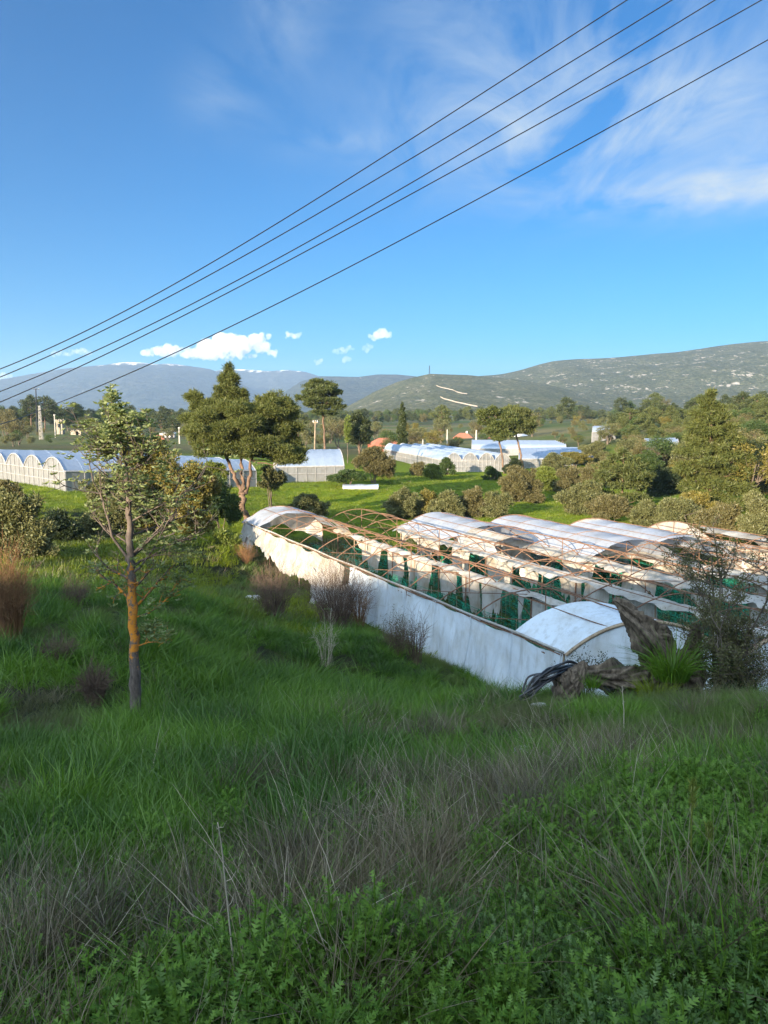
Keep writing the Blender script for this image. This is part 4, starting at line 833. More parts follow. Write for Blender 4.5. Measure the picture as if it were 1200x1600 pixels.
# --- template trees, copied onto the right hand slope and round the houses (grouped kinds, own labels)
def template(kind, seed, mat, H=10.0):
    rg = np.random.default_rng(seed); tb, cb = MB(), MB(); nm = {'umb': 'pine_tree', 'con': 'conifer_tree', 'bro': 'broadleaf_tree', 'oli': 'olive_tree'}[kind]
    T = thing(nm, (0, 0, -400), 'template', 'tree')
    if kind == 'umb':
        tp = limb(tb, (0, 0, -.4), (rg.normal(0, .4), rg.normal(0, .4), H*.86), .22, .08, rg, .02, 10, 7)
        for k in range(17):
            z = H*(.42+.52*k/16); r = H*.30*math.sin(math.pi*(.22+.70*k/16)); a = k*2.4+rg.normal(0, .4); c = np.array([math.cos(a)*r*rg.uniform(.55, 1), math.sin(a)*r*rg.uniform(.55, 1), z])
            limb(tb, tp[min(9, int((z/H)*9))]-[0, 0, .3], c, .06, .02, rg, droop=-.05)
            for q in range(4): cc = c+rg.normal(size=3)*[.7, .7, .25]; clump(cb, cc, (.85, .85, .38), 60, .5, .16, rg, .6)
    elif kind == 'con':
        limb(tb, (0, 0, -.4), (0, 0, H*.97), .2, .03, rg, .01, 10, 7)
        for k in range(34):
            f = k/33; z = H*(.16+.82*f); r = H*.25*(1-f)**.75+.2; a = k*2.4+rg.normal(0, .3); c = np.array([math.cos(a)*r*.75, math.sin(a)*r*.75, z])
            limb(tb, (0, 0, z), c, .04, .015, rg, n=3, k=4)
            for q in range(3): cc = np.array([math.cos(a), math.sin(a), 0])*r*(.35+.3*q)+[rg.normal(0, .2), rg.normal(0, .2), z-.1*q]; clump(cb, cc, (.3*r+.3, .3*r+.3, .35), 42, .45, .15, rg, .25)
    else:
        lo = .28 if kind == 'bro' else .18
        for q in range(3 if kind == 'bro' else 4): limb(tb, (rg.normal(0, .1), rg.normal(0, .1), -.4), (rg.normal(0, .12)*H, rg.normal(0, .12)*H, H*.6), .15, .04, rg, .05, 7, 6)
        for k in range(26):
            d = nrm(rg.normal(size=3)); c = d*[H*.27, H*.27, H*.29]*rg.random()**.35+[0, 0, H*(.62 if kind == 'bro' else .56)]; c[2] = max(c[2], H*lo)
            limb(tb, (0, 0, H*.35), c, .05, .015, rg, n=4, k=4); clump(cb, c, np.array([1.15, 1.15, .85])*rg.uniform(.7, 1.2), 190, .32, .14, rg, .3)
    tb.build('trunk', M['pinebark' if kind in ('umb', 'con') else 'bark'], T, True); cb.build('crown', M[mat], T); return T
TPL = {'umb': template('umb', 1, 'needle_mid'), 'umd': template('umb', 2, 'needle_dark'), 'con': template('con', 3, 'needle_mid'), 'bro': template('bro', 4, 'green'), 'oli': template('oli', 5, 'olive'), 'brn': template('oli', 6, 'olive_brown'), 'gol': template('bro', 7, 'gold'), 'nee': template('umb', 8, 'needle')}
used = set()
def plant(kind, px, Y, H, label, group, base=None, wide=1.0):
    T = TPL[kind]
    if kind in used: T = copy_tree(T)
    used.add(kind); b0 = put(px, Y)
    if base is not None: b0[2] = min(b0[2]+.0, pyz(px, base, Y)) if pyz(px, base, Y) > b0[2]-3 else b0[2]
    if group == GR:
        cap = np.interp(px, [860, 920, 940, 965, 985, 1010, 1040, 1065, 1080, 1095, 1130, 1160, 1190, 1230], [676, 686, 662, 645, 638, 638, 632, 640, 625, 622, 626, 612, 618, 622])
        if Y < 170: cap += 22+(170-Y)*.35
        H = min(H, P(px, cap, Y)[2]-b0[2]) if P(px, cap, Y)[2]-b0[2] > 2.5 else 2.5
    s = H/10; wide = max(wide, min(1.5, 9/H)); T.location = tuple(b0); T.scale = (s*wide, s*wide, s); T.rotation_euler = (0, 0, random.uniform(0, 6.28)); tag(T, label, {'pine_tree': 'pine tree', 'conifer_tree': 'conifer tree', 'olive_tree': 'olive tree', 'broadleaf_tree': 'tree'}[T.name.split('.')[0]], group); return T
GR = 'trees on the wooded slope at right'
for a in [('umd',965,215,10,'small dark pine at the left end of the wooded slope'),('umb',985,205,14,'flat topped pine second from the left on the wooded slope'),('umd',1000,220,15,'tall dark pine in the left cluster on the wooded slope'),('umb',1018,200,14,'spreading pine in the middle of the wooded slope'),
          ('umd',1035,222,16,'tall pine behind the spreading one on the slope'),('con',1047,190,13,'pointed conifer just left of the tallest conifer'),('umb',1064,205,17,'broad pine touching the tallest conifer from the left'),('umd',1083,225,16,'dark pine showing behind the tallest conifer'),
          ('umd',1158,200,19,'large dark round pine right of the tallest conifer'),('umb',1182,190,18,'pine between the dark round pine and the picture edge'),('umb',1205,180,16,'pine cut by the right picture edge'),('brn',1048,150,8,'brownish rounded tree below the slope pines'),
          ('bro',985,165,7,'bright green tree low on the left of the slope'),('con',1020,140,9,'dark green conifer in front of the brownish tree'),('bro',1060,135,9,'leafy green tree left of the tallest conifer'),('oli',950,170,7,'grey olive at the left foot of the wooded slope'),
          ('nee',905,175,10,'low spreading pine beside the flat blue roofs'),('oli',990,128,8,'olive tree behind the young conifer'),('brn',1012,118,7,'brown olive right of the young conifer top'),('bro',1180,130,11,'green tree below the right edge pines'),('brn',1165,105,9,'brown crowned tree right of the tallest conifer trunk'),
          ('oli',1195,95,10,'pale olive low on the right picture edge'),('con',1085,120,11,'green conifer overlapping the tallest conifer at left'),('gol',1150,88,9,'golden crowned tree at the right foot of the tallest conifer'),('bro',1030,110,6,'small green tree between the two blue roofs at right'),('brn',930,150,6,'brown shrub tree above the long blue roof'),
          ('gol',1190,70,9,'golden tree beside the picture edge above the plastic'),('oli',880,190,6,'olive behind the white flat shed'),('brn',868,230,9,'brown tree behind the flat white shed'),('umb',1135,160,15,'pine partly hidden by the right side of the tallest conifer'),('oli',1085,92,8,'olive tree at the left foot of the tallest conifer')]: plant(*a, GR)
GR2 = 'trees around the houses and fields'
for a in [('brn',10,225,11,'brown spreading tree at the left picture edge below the wires'),('brn',28,205,9,'brown tree with a visible trunk left of the lattice pole'),('umd',48,285,13,'dark tree mass just left of the lattice pole'),('umd',70,300,13,'dark tree directly behind the lattice pole'),('oli',42,240,5,'grey scrub at the foot of the lattice pole'),
          ('bro',105,300,6,'bush between the ruined tower and broken walls'),('brn',135,280,7,'brown tree right of the broken stone walls'),('umd',172,240,8,'dark bush on the grass seen through the young tree'),('oli',150,260,6,'grey olive on the left rise'),('umd',270,255,7,'dark tree at the right side of the white house'),
          ('umd',252,300,8,'dark tree behind the white house'),('oli',262,235,5,'grey shrub below the white house'),('oli',18,190,4,'lone small tree on the near grass at the left edge'),('brn',295,210,7,'brown tree left of the big pine'),('umb',466,240,9,'pine left of the leaning wooden pole'),
          ('oli',478,190,8,'grey tree behind the leaning wooden pole'),('brn',528,200,9,'brown tree right of the umbrella pine trunk'),('oli',515,230,10,'olive tree behind the umbrella pine trunk'),('brn',540,250,9,'brown tree left of the dark round pine'),('oli',585,230,8,'grey tree left of the red house'),
          ('bro',607,180,6,'green tree in front of the red house'),('brn',645,200,6,'brown shrub right of the cypress'),('oli',655,210,7,'grey tree left of the pale concrete pole'),('gol',678,195,6,'yellow green bush left of the brick sheds'),('oli',690,235,9,'olive behind the brick sheds'),
          ('brn',745,240,8,'brown tree beside the cream house'),('bro',715,198,4,'green bush below the brick sheds'),('brn',709,192,4,'bare brownish bush in front of the brick shed'),('bro',755,215,4,'green hedge bush left of the yellow house'),('umb',690,280,11,'pine behind the cream house'),
          ('oli',795,240,8,'olive between the yellow house and blue house'),('brn',832,245,9,'brown tree right of the blue house'),('gol',640,230,7,'golden tree behind the cypress'),('oli',560,190,5,'low grey bush behind the left greenhouse end')]: plant(*a, GR2)
# ------------------------------------------------------------------ grass, dry grass and weeds on the slope
def blade(p, d, L, w, bend, rg, seg=3):
    """two-quads-and-a-tip grass blade; returns verts, quads"""
    d = nrm(np.asarray(d, float)); side = nrm(np.cross(d, [rg.normal(), rg.normal(), .1])); out = nrm(np.array([d[0], d[1], 0])+1e-6)
    V = []
    for k in range(seg+1):
        f = k/seg; q = np.asarray(p)+d*L*f+np.array([out[0], out[1], -.55])*bend*L*f*f; ww = w*(1-f)**.7*.5+.0004
        V += [q-side*ww, q+side*ww]
    return V, [(2*k, 2*k+1, 2*k+3, 2*k+2) for k in range(seg)]
def tuft(name, mat, n, H, w, R_, lean=.35, bend=.35, seed=0, seg=3, hvar=.5):
    rg = np.random.default_rng(seed); mb = MB()
    for i in range(n):
        a = rg.uniform(0, 6.28); r = R_*rg.random()**.6; p = (math.cos(a)*r, math.sin(a)*r, -.04); a2 = a+rg.normal(0, 1.0); l = abs(rg.normal(0, lean))
        V, F = blade(p, (math.cos(a2)*l, math.sin(a2)*l, 1), H*(1-hvar*rg.random()), w*rg.uniform(.7, 1.3), bend*rg.uniform(.2, 1.6), rg, seg); mb.add(V, F)
    return bpy.data.objects.new(name, mb.mesh(name, M[mat]))
def lobed(mb, p, d, L, w, rg, lobes=4):
    d = nrm(d); s = nrm(np.cross(d, [0, 0, 1.])+rg.normal(size=3)*.15); n = np.cross(s, d)
    prev = None
    for k in range(lobes):          # pairs of toothed lobes along a midrib
        f0, f1 = k/lobes, (k+1)/lobes; ww = w*(.55+.6*math.sin(math.pi*(.2+.7*f0)))
        q = lambda f: np.asarray(p)+d*L*f+n*(-.25*L*f*f)
        for sg in (-1, 1): mb.quads([[q(f0), q(f0+.10)+s*sg*ww*.5+d*L*.05, q((f0+f1)/2+.08)+s*sg*ww*rg.uniform(.8, 1.1)+d*L*.08, q(f1)]])
    mb.quads([[q(1-.15), q(1)+s*w*.25, q(1.18), q(1)-s*w*.25]])
def weed(name, mat, H, nst, seed, L=.052, spread=.10):
    rg = np.random.default_rng(seed); mb = MB()
    for i in range(nst):
        a = rg.uniform(0, 6.28); l = rg.uniform(0, .35); b0 = np.array([math.cos(a)*spread*rg.random(), math.sin(a)*spread*rg.random(), -.03]); dr = nrm([math.cos(a)*l, math.sin(a)*l, 1]); h = H*rg.uniform(.6, 1.1)
        mb.tube([b0, b0+dr*h*.5, b0+dr*h], [.004, .003, .002], 4, False); nl = int(h/.018)
        for k in range(nl):
            f = .15+.85*k/nl; aa = k*2.4+rg.normal(0, .3); ll = L*(1.25-.75*f)*rg.uniform(.8, 1.2)
            lobed(mb, b0+dr*h*f, (math.cos(aa), math.sin(aa), .35+.9*f), ll, ll*.33, rg)
    return bpy.data.objects.new(name, mb.mesh(name, M[mat]))
def drytuft(name, mat, n, L, R_, seed, lean=1.3, w=.003):
    rg = np.random.default_rng(seed); mb = MB()
    for i in range(n):
        a = rg.uniform(0, 6.28); r = R_*rg.random(); l = abs(rg.normal(.4, lean)); a2 = rg.uniform(0, 6.28) if rg.random() < .35 else a+rg.normal(0, .6)
        V, F = blade((math.cos(a)*r, math.sin(a)*r, rg.uniform(-.02, .07)), (math.cos(a2)*l, math.sin(a2)*l, 1), L*rg.uniform(.35, 1.1), w*rg.uniform(.6, 1.5), rg.uniform(-.05, .3), rg, 3); mb.add(V, F)
    return bpy.data.objects.new(name, mb.mesh(name, M[mat]))
M['g1'] = leafmat('long_green_grass', (0.048, 0.125, 0.008), (0.115, 0.205, 0.016), .28, (0.034, 0.085, 0.008), .5, .03)
M['g2'] = leafmat('fine_dull_grass', (0.050, 0.10, 0.011), (0.10, 0.15, 0.026), .25, (0.08, 0.088, 0.034), .35, .03)
M['g3'] = leafmat('bright_meadow_grass', (0.11, 0.165, 0.006), (0.18, 0.22, 0.010), .35, (0.075, 0.11, 0.014), .25, .03)
M['dry'] = leafmat('dry_grey_grass', (0.085, 0.070, 0.042), (0.185, 0.152, 0.095), .1, (0.055, 0.050, 0.030), 1.2, .04)
M['drystem'] = leafmat('pale_dry_stems', (0.28, 0.24, 0.19), (0.42, 0.37, 0.29), .1)
M['w1'] = leafmat('lobed_weed_leaves', (0.036, 0.088, 0.008), (0.10, 0.18, 0.022), .22, None, .5, .02)
M['w2'] = leafmat('silvery_weed_leaves', (0.038, 0.085, 0.014), (0.085, 0.145, 0.030), .2, None, .5, .03)
TC = {}
def tset(key, objs):
    c = bpy.data.collections.new('tufts_'+key)
    for i, o in enumerate(objs): o.name = '%s_tuft_%s' % (key, 'abcdefgh'[i]); c.objects.link(o)
    TC[key] = (c, len(objs))
tset('grass', [tuft('t', 'g1', 42, .42, .007, .14, .3, .4, 1), tuft('t', 'g1', 30, .55, .009, .12, .35, .5, 2), tuft('t', 'g2', 60, .3, .005, .18, .5, .35, 3), tuft('t', 'g2', 50, .36, .004, .2, .4, .25, 4), tuft('t', 'g1', 36, .30, .011, .15, .6, .6, 5)])
tset('meadow', [tuft('t', 'g3', 60, .3, .02, .45, .4, .4, 6, 2), tuft('t', 'g3', 50, .4, .02, .45, .4, .5, 7, 2), tuft('t', 'g2', 60, .34, .016, .4, .5, .4, 8, 2), tuft('t', 'dry', 40, .4, .012, .4, .6, .3, 9, 2)])
tset('dry', [drytuft('t', 'dry', 90, .42, .16, 10), drytuft('t', 'dry', 120, .30, .2, 11, 2.0), drytuft('t', 'dry', 60, .55, .10, 12, .7), drytuft('t', 'drystem', 12, .6, .15, 13, .9, .004)])
tset('weed', [weed('t', 'w1', .22, 6, 14), weed('t', 'w1', .30, 5, 15, .06), weed('t', 'w1', .15, 8, 16, .045), weed('t', 'w2', .24, 6, 17, .05)])
def scatter(name, key, pts, scl, idx, tilt=.12, rg=rng):
    c, nn = TC[key]; n = len(pts); me = bpy.data.meshes.new(name); me.vertices.add(n); me.vertices.foreach_set('co', np.asarray(pts, np.float32).ravel())
    rot = np.stack([rg.normal(0, tilt, n), rg.normal(0, tilt, n), rg.uniform(0, 6.28, n)], -1)
    a = me.attributes.new('rot', 'FLOAT_VECTOR', 'POINT'); a.data.foreach_set('vector', rot.astype(np.float32).ravel())
    a = me.attributes.new('scl', 'FLOAT', 'POINT'); a.data.foreach_set('value', np.asarray(scl, np.float32))
    a = me.attributes.new('pick', 'INT', 'POINT'); a.data.foreach_set('value', np.asarray(idx, np.int32))
    o = bpy.data.objects.new(name, me); COL.objects.link(o); o['kind'] = 'stuff'
    ng = bpy.data.node_groups.new(name, 'GeometryNodeTree'); ng.interface.new_socket('Geometry', in_out='INPUT', socket_type='NodeSocketGeometry'); ng.interface.new_socket('Geometry', in_out='OUTPUT', socket_type='NodeSocketGeometry')
    N = ng.nodes; gi, go = N.new('NodeGroupInput'), N.new('NodeGroupOutput'); ci = N.new('GeometryNodeCollectionInfo'); ci.inputs['Collection'].default_value = c; ci.inputs['Separate Children'].default_value = True; ci.inputs['Reset Children'].default_value = True
    ip = N.new('GeometryNodeInstanceOnPoints'); ip.inputs['Pick Instance'].default_value = True
    def at(nm, ty): q = N.new('GeometryNodeInputNamedAttribute'); q.data_type = ty; q.inputs['Name'].default_value = nm; return q.outputs['Attribute']
    L_ = ng.links; L_.new(gi.outputs[0], ip.inputs['Points']); L_.new(ci.outputs[0], ip.inputs['Instance']); L_.new(at('pick', 'INT'), ip.inputs['Instance Index'])
    er = N.new('FunctionNodeEulerToRotation'); L_.new(at('rot', 'FLOAT_VECTOR'), er.inputs[0]); L_.new(er.outputs[0], ip.inputs['Rotation']); L_.new(at('scl', 'FLOAT'), ip.inputs['Scale']); L_.new(ip.outputs[0], go.inputs[0])
    md = o.modifiers.new('scatter', 'NODES'); md.node_group = ng; return o
def sector(n, r0, r1, a=44, power=1.0):
    r = np.sqrt(rng.uniform(r0*r0, r1*r1, n)) if power == 1 else r0*(r1/r0)**rng.random(n); th_ = R(1)*rng.uniform(-a, a, n); return r*np.sin(th_), r*np.cos(th_)
def inside(X, Y):                    # inside the greenhouse footprint
    D = np.stack([X-NG[0], Y-NG[1]], -1); tt = D[:, 1]/AX[1]; uu = D[:, 0]-tt*AX[0]; return (uu > -.15) & (uu < UW*NBAY) & (tt > -1.2) & (tt < 33.2), uu
def toXYZ(X, Y): return np.stack([X, Y, g(X, Y)], -1)
# where dry and leafy patches lie (centres found on the ground under photo positions)
DRY = [(gpt(*q)[:2], r) for q, r in [((400,1480),.55),((520,1420),.5),((640,1380),.55),((480,1370),.4),((60,1530),.5),((330,1530),.4),((720,1330),.6),((840,1350),.5),((900,1420),.5),((760,1260),1.0),((860,1230),1.0),((940,1190),1.2),((560,1250),.9),((700,1290),.7),((1040,1240),.5),((600,1560),.3),((740,1500),.35),((1060,1500),.4),((680,1160),1.6),((560,1130),1.6),((420,1250),.7),((270,1440),.3),((100,1470),.6),((1010,1360),.35),((820,1290),.8),((620,1450),.35)]]
WEED = [(gpt(*q)[:2], r) for q, r in [((230,1560),.6),((120,1580),.4),((500,1560),.5),((420,1590),.4),((800,1560),.6),((900,1500),.5),((700,1540),.5),((760,1400),.5),((850,1420),.5),((1000,1480),.5),((1100,1420),.6),((1130,1270),.45),((1090,1330),.6),((560,1500),.5),((640,1590),.4),((950,1590),.5),((1100,1580),.5),((680,1450),.4),((340,1580),.4),((1180,1350),.6),((820,1340),.4)]]
def near(X, Y, L_):
    v = np.zeros(len(X))
    for c, r in L_: v = np.maximum(v, np.exp(-((X-c[0])**2+(Y-c[1])**2)/(r*r)))
    return v
def spread(name, key, parts):
    PP, SS, II = [], [], []
    for (X, Y, s, idx) in parts: PP.append(toXYZ(X, Y)); SS.append(s); II.append(idx)
    scatter(name, key, np.concatenate(PP), np.concatenate(SS), np.concatenate(II))
parts = []
for n, r0, r1, s0, s1 in ((11000, 1.1, 6, .35, .85), (15000, 6, 14, .5, 1.15), (18000, 14, 34, .7, 1.5)):
    X, Y = sector(n, r0, r1, 46); d = near(X, Y, DRY); w = near(X, Y, WEED); ins, _ = inside(X, Y); nearf = np.clip((np.hypot(X, Y)-2.2)/4.5, .38, 1)
    p = (1-.5*d)*(1-.55*w)*np.clip((vnoise(X*.8+3, Y*.8, 2)*.6+vnoise(X*2.3, Y*2.3, 23)*.75)*2.2-.75, .06, 1); k = (rng.random(n) < p*nearf) & ~ins; X, Y = X[k], Y[k]
    pat = vnoise(X*.55+9, Y*.45, 6)+.25*vnoise(X*2, Y*2, 7)-.25*np.clip((X-.5)/(.25*Y+1), 0, 1); lush = pat > .52
    idx = np.where(lush, np.where(np.hypot(X, Y) < 4.2, rng.choice([4, 2, 3], len(X)), rng.choice([0, 1, 4], len(X))), rng.choice([2, 3], len(X))); s = rng.uniform(s0, s1, len(X))*np.where(lush, 1.0+.35*(X < 0), .85); parts.append((X, Y, s, idx))
spread('grass', 'grass', parts)
parts = []
for n, r0, r1, s0, s1, kk in ((9000, 30, 62, .9, 1.7, 0), (15000, 62, 125, .8, 1.5, 1)):
    X, Y = sector(n, r0, r1, 38); ins, uu = inside(X, Y); pat = vnoise(X*.25, Y*.2, 5); keep = ~ins | (rng.random(n) < .0); X, Y, pat = X[keep], Y[keep], pat[keep]
    idx = np.where((pat > .62) & (kk == 0), 2, np.where((rng.random(len(X)) < (.10 if kk == 0 else .01)), 3, rng.integers(0, 2, len(X)))); s = rng.uniform(s0, s1, len(X))*(1 if kk == 0 else .8); parts.append((X, Y, s, idx))
tt, uu = rng.uniform(-.8, 33, 7000), rng.uniform(.2, UW*NBAY, 7000); X = NG[0]+uu+tt*AX[0]; Y = NG[1]+tt*AX[1]; parts.append((X, Y, rng.uniform(.5, 1.4, 7000), rng.choice([0, 1, 2, 2], 7000)))
spread('meadow_grass', 'meadow', parts)
parts = []
for n, r0, r1, s0, s1 in ((6500, 1.2, 7, .55, 1.05), (6000, 6, 18, .7, 1.3), (3500, 18, 45, .9, 1.6)):
    X, Y = sector(n, r0, r1, 46); d = near(X, Y, DRY); ins, _ = inside(X, Y); d2 = near(X, Y, [(c, r*.55) for c, r in DRY]); p = d2**2*.55+d*.09+.07*(vnoise(X*.9, Y*.9, 13) > .64)+.008; k = (rng.random(n) < p) & ~ins; X, Y = X[k], Y[k]
    parts.append((X, Y, rng.uniform(s0, s1, len(X)), rng.choice([0, 0, 1, 1, 2, 2, 3], len(X))))
spread('dry_grass', 'dry', parts)
parts = []
for n, r0, r1, s0, s1 in ((12000, 1.2, 5, .45, .95), (7000, 4, 11, .6, 1.1)):
    X, Y = sector(n, r0, r1, 46); d = near(X, Y, WEED); p = d*.95*np.clip(vnoise(X*3.1, Y*3.1, 29)*3-.75, .1, 1)+.04+.15*(vnoise(X*1.3, Y*1.3, 19) > .66)*(Y < 6); k = rng.random(n) < p; X, Y = X[k], Y[k]
    parts.append((X, Y, rng.uniform(s0, s1, len(X))*(.6+.9*vnoise(X*1.9, Y*1.9, 31)), np.where((vnoise(X*1.1, Y*1.1, 37) > .62) & (rng.random(len(X)) < .55), 3, rng.choice([0, 1, 1, 2], len(X)))))
spread('leafy_weeds', 'weed', parts)
# ------------------------------------------------------------------ young tree with orange lichen at left
m, t, out = newmat('lichen_bark'); tcn = t.nodes.new('ShaderNodeTexCoord'); sx = t.nodes.new('ShaderNodeSeparateXYZ'); t.links.new(tcn.outputs['Object'], sx.inputs[0])
n = nd(t, 'ShaderNodeTexNoise', Scale=9, Detail=6, Roughness=.7); t.links.new(tcn.outputs['Object'], n.inputs['Vector'])
mp = t.nodes.new('ShaderNodeMapping'); mp.inputs['Scale'].default_value = (1, 1, .2); t.links.new(tcn.outputs['Object'], mp.inputs[0]); nb = nd(t, 'ShaderNodeTexNoise', Scale=22, Detail=6, Roughness=.7); t.links.new(mp.outputs[0], nb.inputs['Vector'])
bark = ramp(t, nb.outputs[0], [(.35, (.035, .028, .024)), (.7, (.15, .12, .10))])
band = ramp(t, mth(t, 'DIVIDE', sx.outputs[2], 5), [(.10, (0, 0, 0)), (.27, (1, 1, 1)), (.48, (1, 1, 1)), (.68, (0, 0, 0))])
li = mth(t, 'MULTIPLY', mth(t, 'SUBTRACT', mth(t, 'ADD', n.outputs[0], mth(t, 'MULTIPLY', band, .32)), .74), 9, clamp=True)
b = nd(t, 'ShaderNodeBsdfPrincipled', Roughness=.95); t.links.new(mixc(t, li, bark, (.46, .17, .012)), b.inputs['Base Color'])
bp = nd(t, 'ShaderNodeBump', Strength=.8); t.links.new(nb.outputs[0], bp.inputs['Height']); t.links.new(bp.outputs[0], b.inputs['Normal']); t.links.new(b.outputs[0], out.inputs[0]); M['lichen'] = m
def youngtree():
    rg = np.random.default_rng(42); Y = 13.0; b0 = gpt(213, 1128); Y = b0[1]; s = Y/1200*1.04
    T = thing('young_tree', tuple(b0), 'young sparse leaved tree with orange lichen on its trunk at left', 'tree'); tb, lb = MB(), MB()
    ch = [(213,1132,9.5),(211,1060,8.2),(208,980,7.4),(205,900,6.6),(204,860,5.6),(202,800,4.4),(199,740,3.2),(196,720,2.2),(193,684,1)]
    pts = np.array([P(q[0], q[1], Y) for q in ch]); pts[0][2] = b0[2]-.15; r = np.array([q[2]*s for q in ch]); i_ = np.linspace(0, 8, 45); TP = np.stack([np.interp(i_, range(9), pts[:, k]) for k in range(3)], -1)+rg.normal(size=(45, 3))*.016; TR = np.interp(i_, range(9), r)*rg.uniform(.88, 1.14, 45); tb.tube(TP, TR, 12)
    def leafcl(c, n, R_):
        for _ in range(n):
            p = c+rg.normal(size=3)*R_; a0 = rg.uniform(0, 6.28)
            for q in range(rg.integers(4, 7)): a = a0+q*1.25+rg.normal(0, .2); ax = np.array([[math.cos(a), math.sin(a), rg.uniform(.1, .7)]]); lb.quads(leafquads(p[None], ax, rg.uniform(.06, .11), rg.uniform(.03, .045), rg))
    def br(p0, d, L, r0, lev, leafy):
        n = 7; P_ = [np.asarray(p0, float)]; d = nrm(d)
        for k in range(n-1): d = nrm(d+rg.normal(size=3)*.14+np.array([0, 0, .05])); P_.append(P_[-1]+d*L/(n-1))
        tb.tube(P_, np.linspace(r0, max(.003, r0*.3), n), 5 if lev < 2 else 4, False)
        if lev < 2:
            for k in range(2, n):
                for _ in range(1):
                    e = nrm(d+rg.normal(size=3)*.75); br(P_[k], e, L*rg.uniform(.28, .5), r0*.45, lev+1, leafy)
        if leafy > 0 and lev >= 1:
            for k in range(2, n):
                if rg.random() < leafy: leafcl(P_[k], 1, .05)
            leafcl(P_[-1], 2 if rg.random() < leafy*1.6+.12 else 0, .05)
    for i in range(12, 44):
        f = i/44; q = 1
        for _ in range(q if rg.random() < .85 else 0):
            a = rg.uniform(0, 6.28); up = .15+.75*f; L = (1.5 if f < .62 else 1.35*(1.2-f)/.6)*rg.uniform(.5, 1.1)*(.8 if f < .4 else 1); br(TP[i], (math.cos(a), math.sin(a)*.9, up), L, max(.008, TR[i]*.33), 0, .05 if f < .38 else (.07 if f < .55 else .11))
    br(TP[20], (-.75, -.3, .95), 1.5, .03, 0, .3); br(TP[20], (.9, .1, .75), 1.6, .028, 0, .15); br(TP[17], (.95, -.2, .5), 1.3, .022, 0, .2); br(TP[9], (.9, -.2, .1), .75, .014, 0, .3); br(TP[12], (.9, -.1, .3), .9, .016, 0, .3)
    br(TP[40], (-.1, 0, 1), .75, .014, 0, .5); br(TP[36], (.45, 0, 1), .9, .016, 0, .5); br(TP[34], (-.6, 0, .8), .9, .016, 0, .4)
    tb.build('trunk', M['lichen'], T, True, b0); lb.build('crown', M['oak'], T, False, b0)
youngtree()
# ------------------------------------------------------------------ twiggy bushes
def twigbush(px, top, bot, wpx, label, mat='twig', n=240, seed=0, Y=None, leaf=None, leafn=0, rad=.006, name='twiggy_bush', dense=3, cat='bush'):
    rg = np.random.default_rng(seed+900); b0 = gpt(px, bot) if Y is None else put(px, Y); Y = b0[1]; s = Y/1200*1.05; H = (bot-top)*s; Wd = wpx*s/2
    T = thing(name, tuple(b0), label, cat); tb, lb = MB(), MB()
    for i in range(n):
        a = rg.uniform(0, 6.28); q = rg.random()**.6; p = np.array([math.cos(a)*Wd*.35*rg.random(), math.sin(a)*Wd*.35*rg.random(), -.05]); e = np.array([math.cos(a)*Wd*q, math.sin(a)*Wd*q, H*(1-.45*q*q)*rg.uniform(.55, 1.05)])
        k = 6; S = np.linspace(0, 1, k)[:, None]; pts = p+(e-p)*S+np.array([0, 0, .16*H])*np.sin(S*np.pi)*q+rg.normal(size=(k, 3))*.025*H*S; tb.tube(pts, np.linspace(rad, rad*.35, k), 3, False)
        for j in range(dense):
            i0 = rg.integers(2, k); d = nrm(e-p+rg.normal(size=3)*.45*H); q0 = pts[i0]; LL = H*rg.uniform(.10, .28); m_ = q0+d*LL*.5+rg.normal(size=3)*.03*H; tb.tube([q0, m_, q0+d*LL], [rad*.5, rad*.4, rad*.25], 3, False)
            if leafn and rg.random() < .8: clump(lb, q0+d*LL, (.08*H+.02,)*3, leafn, .055*max(1, H*.5), .025*max(1, H*.5), rg, .3)
    tb.build('twigs', M[mat], T, False)
    if lb.n: lb.build('leaves', M[leaf], T, False)
    return T
twigbush(428, 872, 968, 92, 'brown twiggy bush left of its neighbour below the sagging film', 'twig', 330, 1)
twigbush(525, 868, 990, 118, 'largest dark brown twiggy bush against the torn side film', 'twig', 520, 2)
twigbush(560, 852, 930, 60, 'russet twigs rising behind the largest brown bush', 'twigred', 160, 3, Y=36)
twigbush(18, 858, 1000, 84, 'russet twiggy bush at the left picture edge', 'twigred', 420, 4)
twigbush(150, 1028, 1102, 62, 'reddish brown twiggy bush in the grass left of the young tree', 'twig', 200, 5)
twigbush(118, 900, 950, 56, 'low brown twiggy bush on the slope left of the trunk', 'twig', 160, 6)
twigbush(92, 985, 1040, 70, 'low grey brown brush between the russet bush and the trunk', 'twig', 180, 7)
twigbush(620, 962, 1024, 52, 'small brown green bush at the foot of the white side film', 'twig', 160, 8, leaf='shadeleaf', leafn=3)
twigbush(648, 952, 1036, 60, 'thin dark bare shrub in front of the white side film', 'twig', 60, 9, rad=.009)
twigbush(775, 985, 1058, 60, 'sparse bare weeds before the near end of the side film', 'twig', 26, 10, rad=.008)
twigbush(845, 960, 1062, 70, 'tall bare grey shrub at the near corner of the film', 'twig', 60, 11, rad=.007)
twigbush(510, 950, 1040, 60, 'pale leaved upright weed in front of the largest brown bush', 'drystem', 30, 12, leaf='w2', leafn=5, rad=.006)
twigbush(930, 990, 1062, 70, 'dark needled rosemary like bush behind the fallen log', 'twig', 70, 13, leaf='darkleaf', leafn=9, Y=17.5)
twigbush(385, 845, 880, 40, 'dark low brush under the far greenhouse corner', 'twigred', 120, 14)
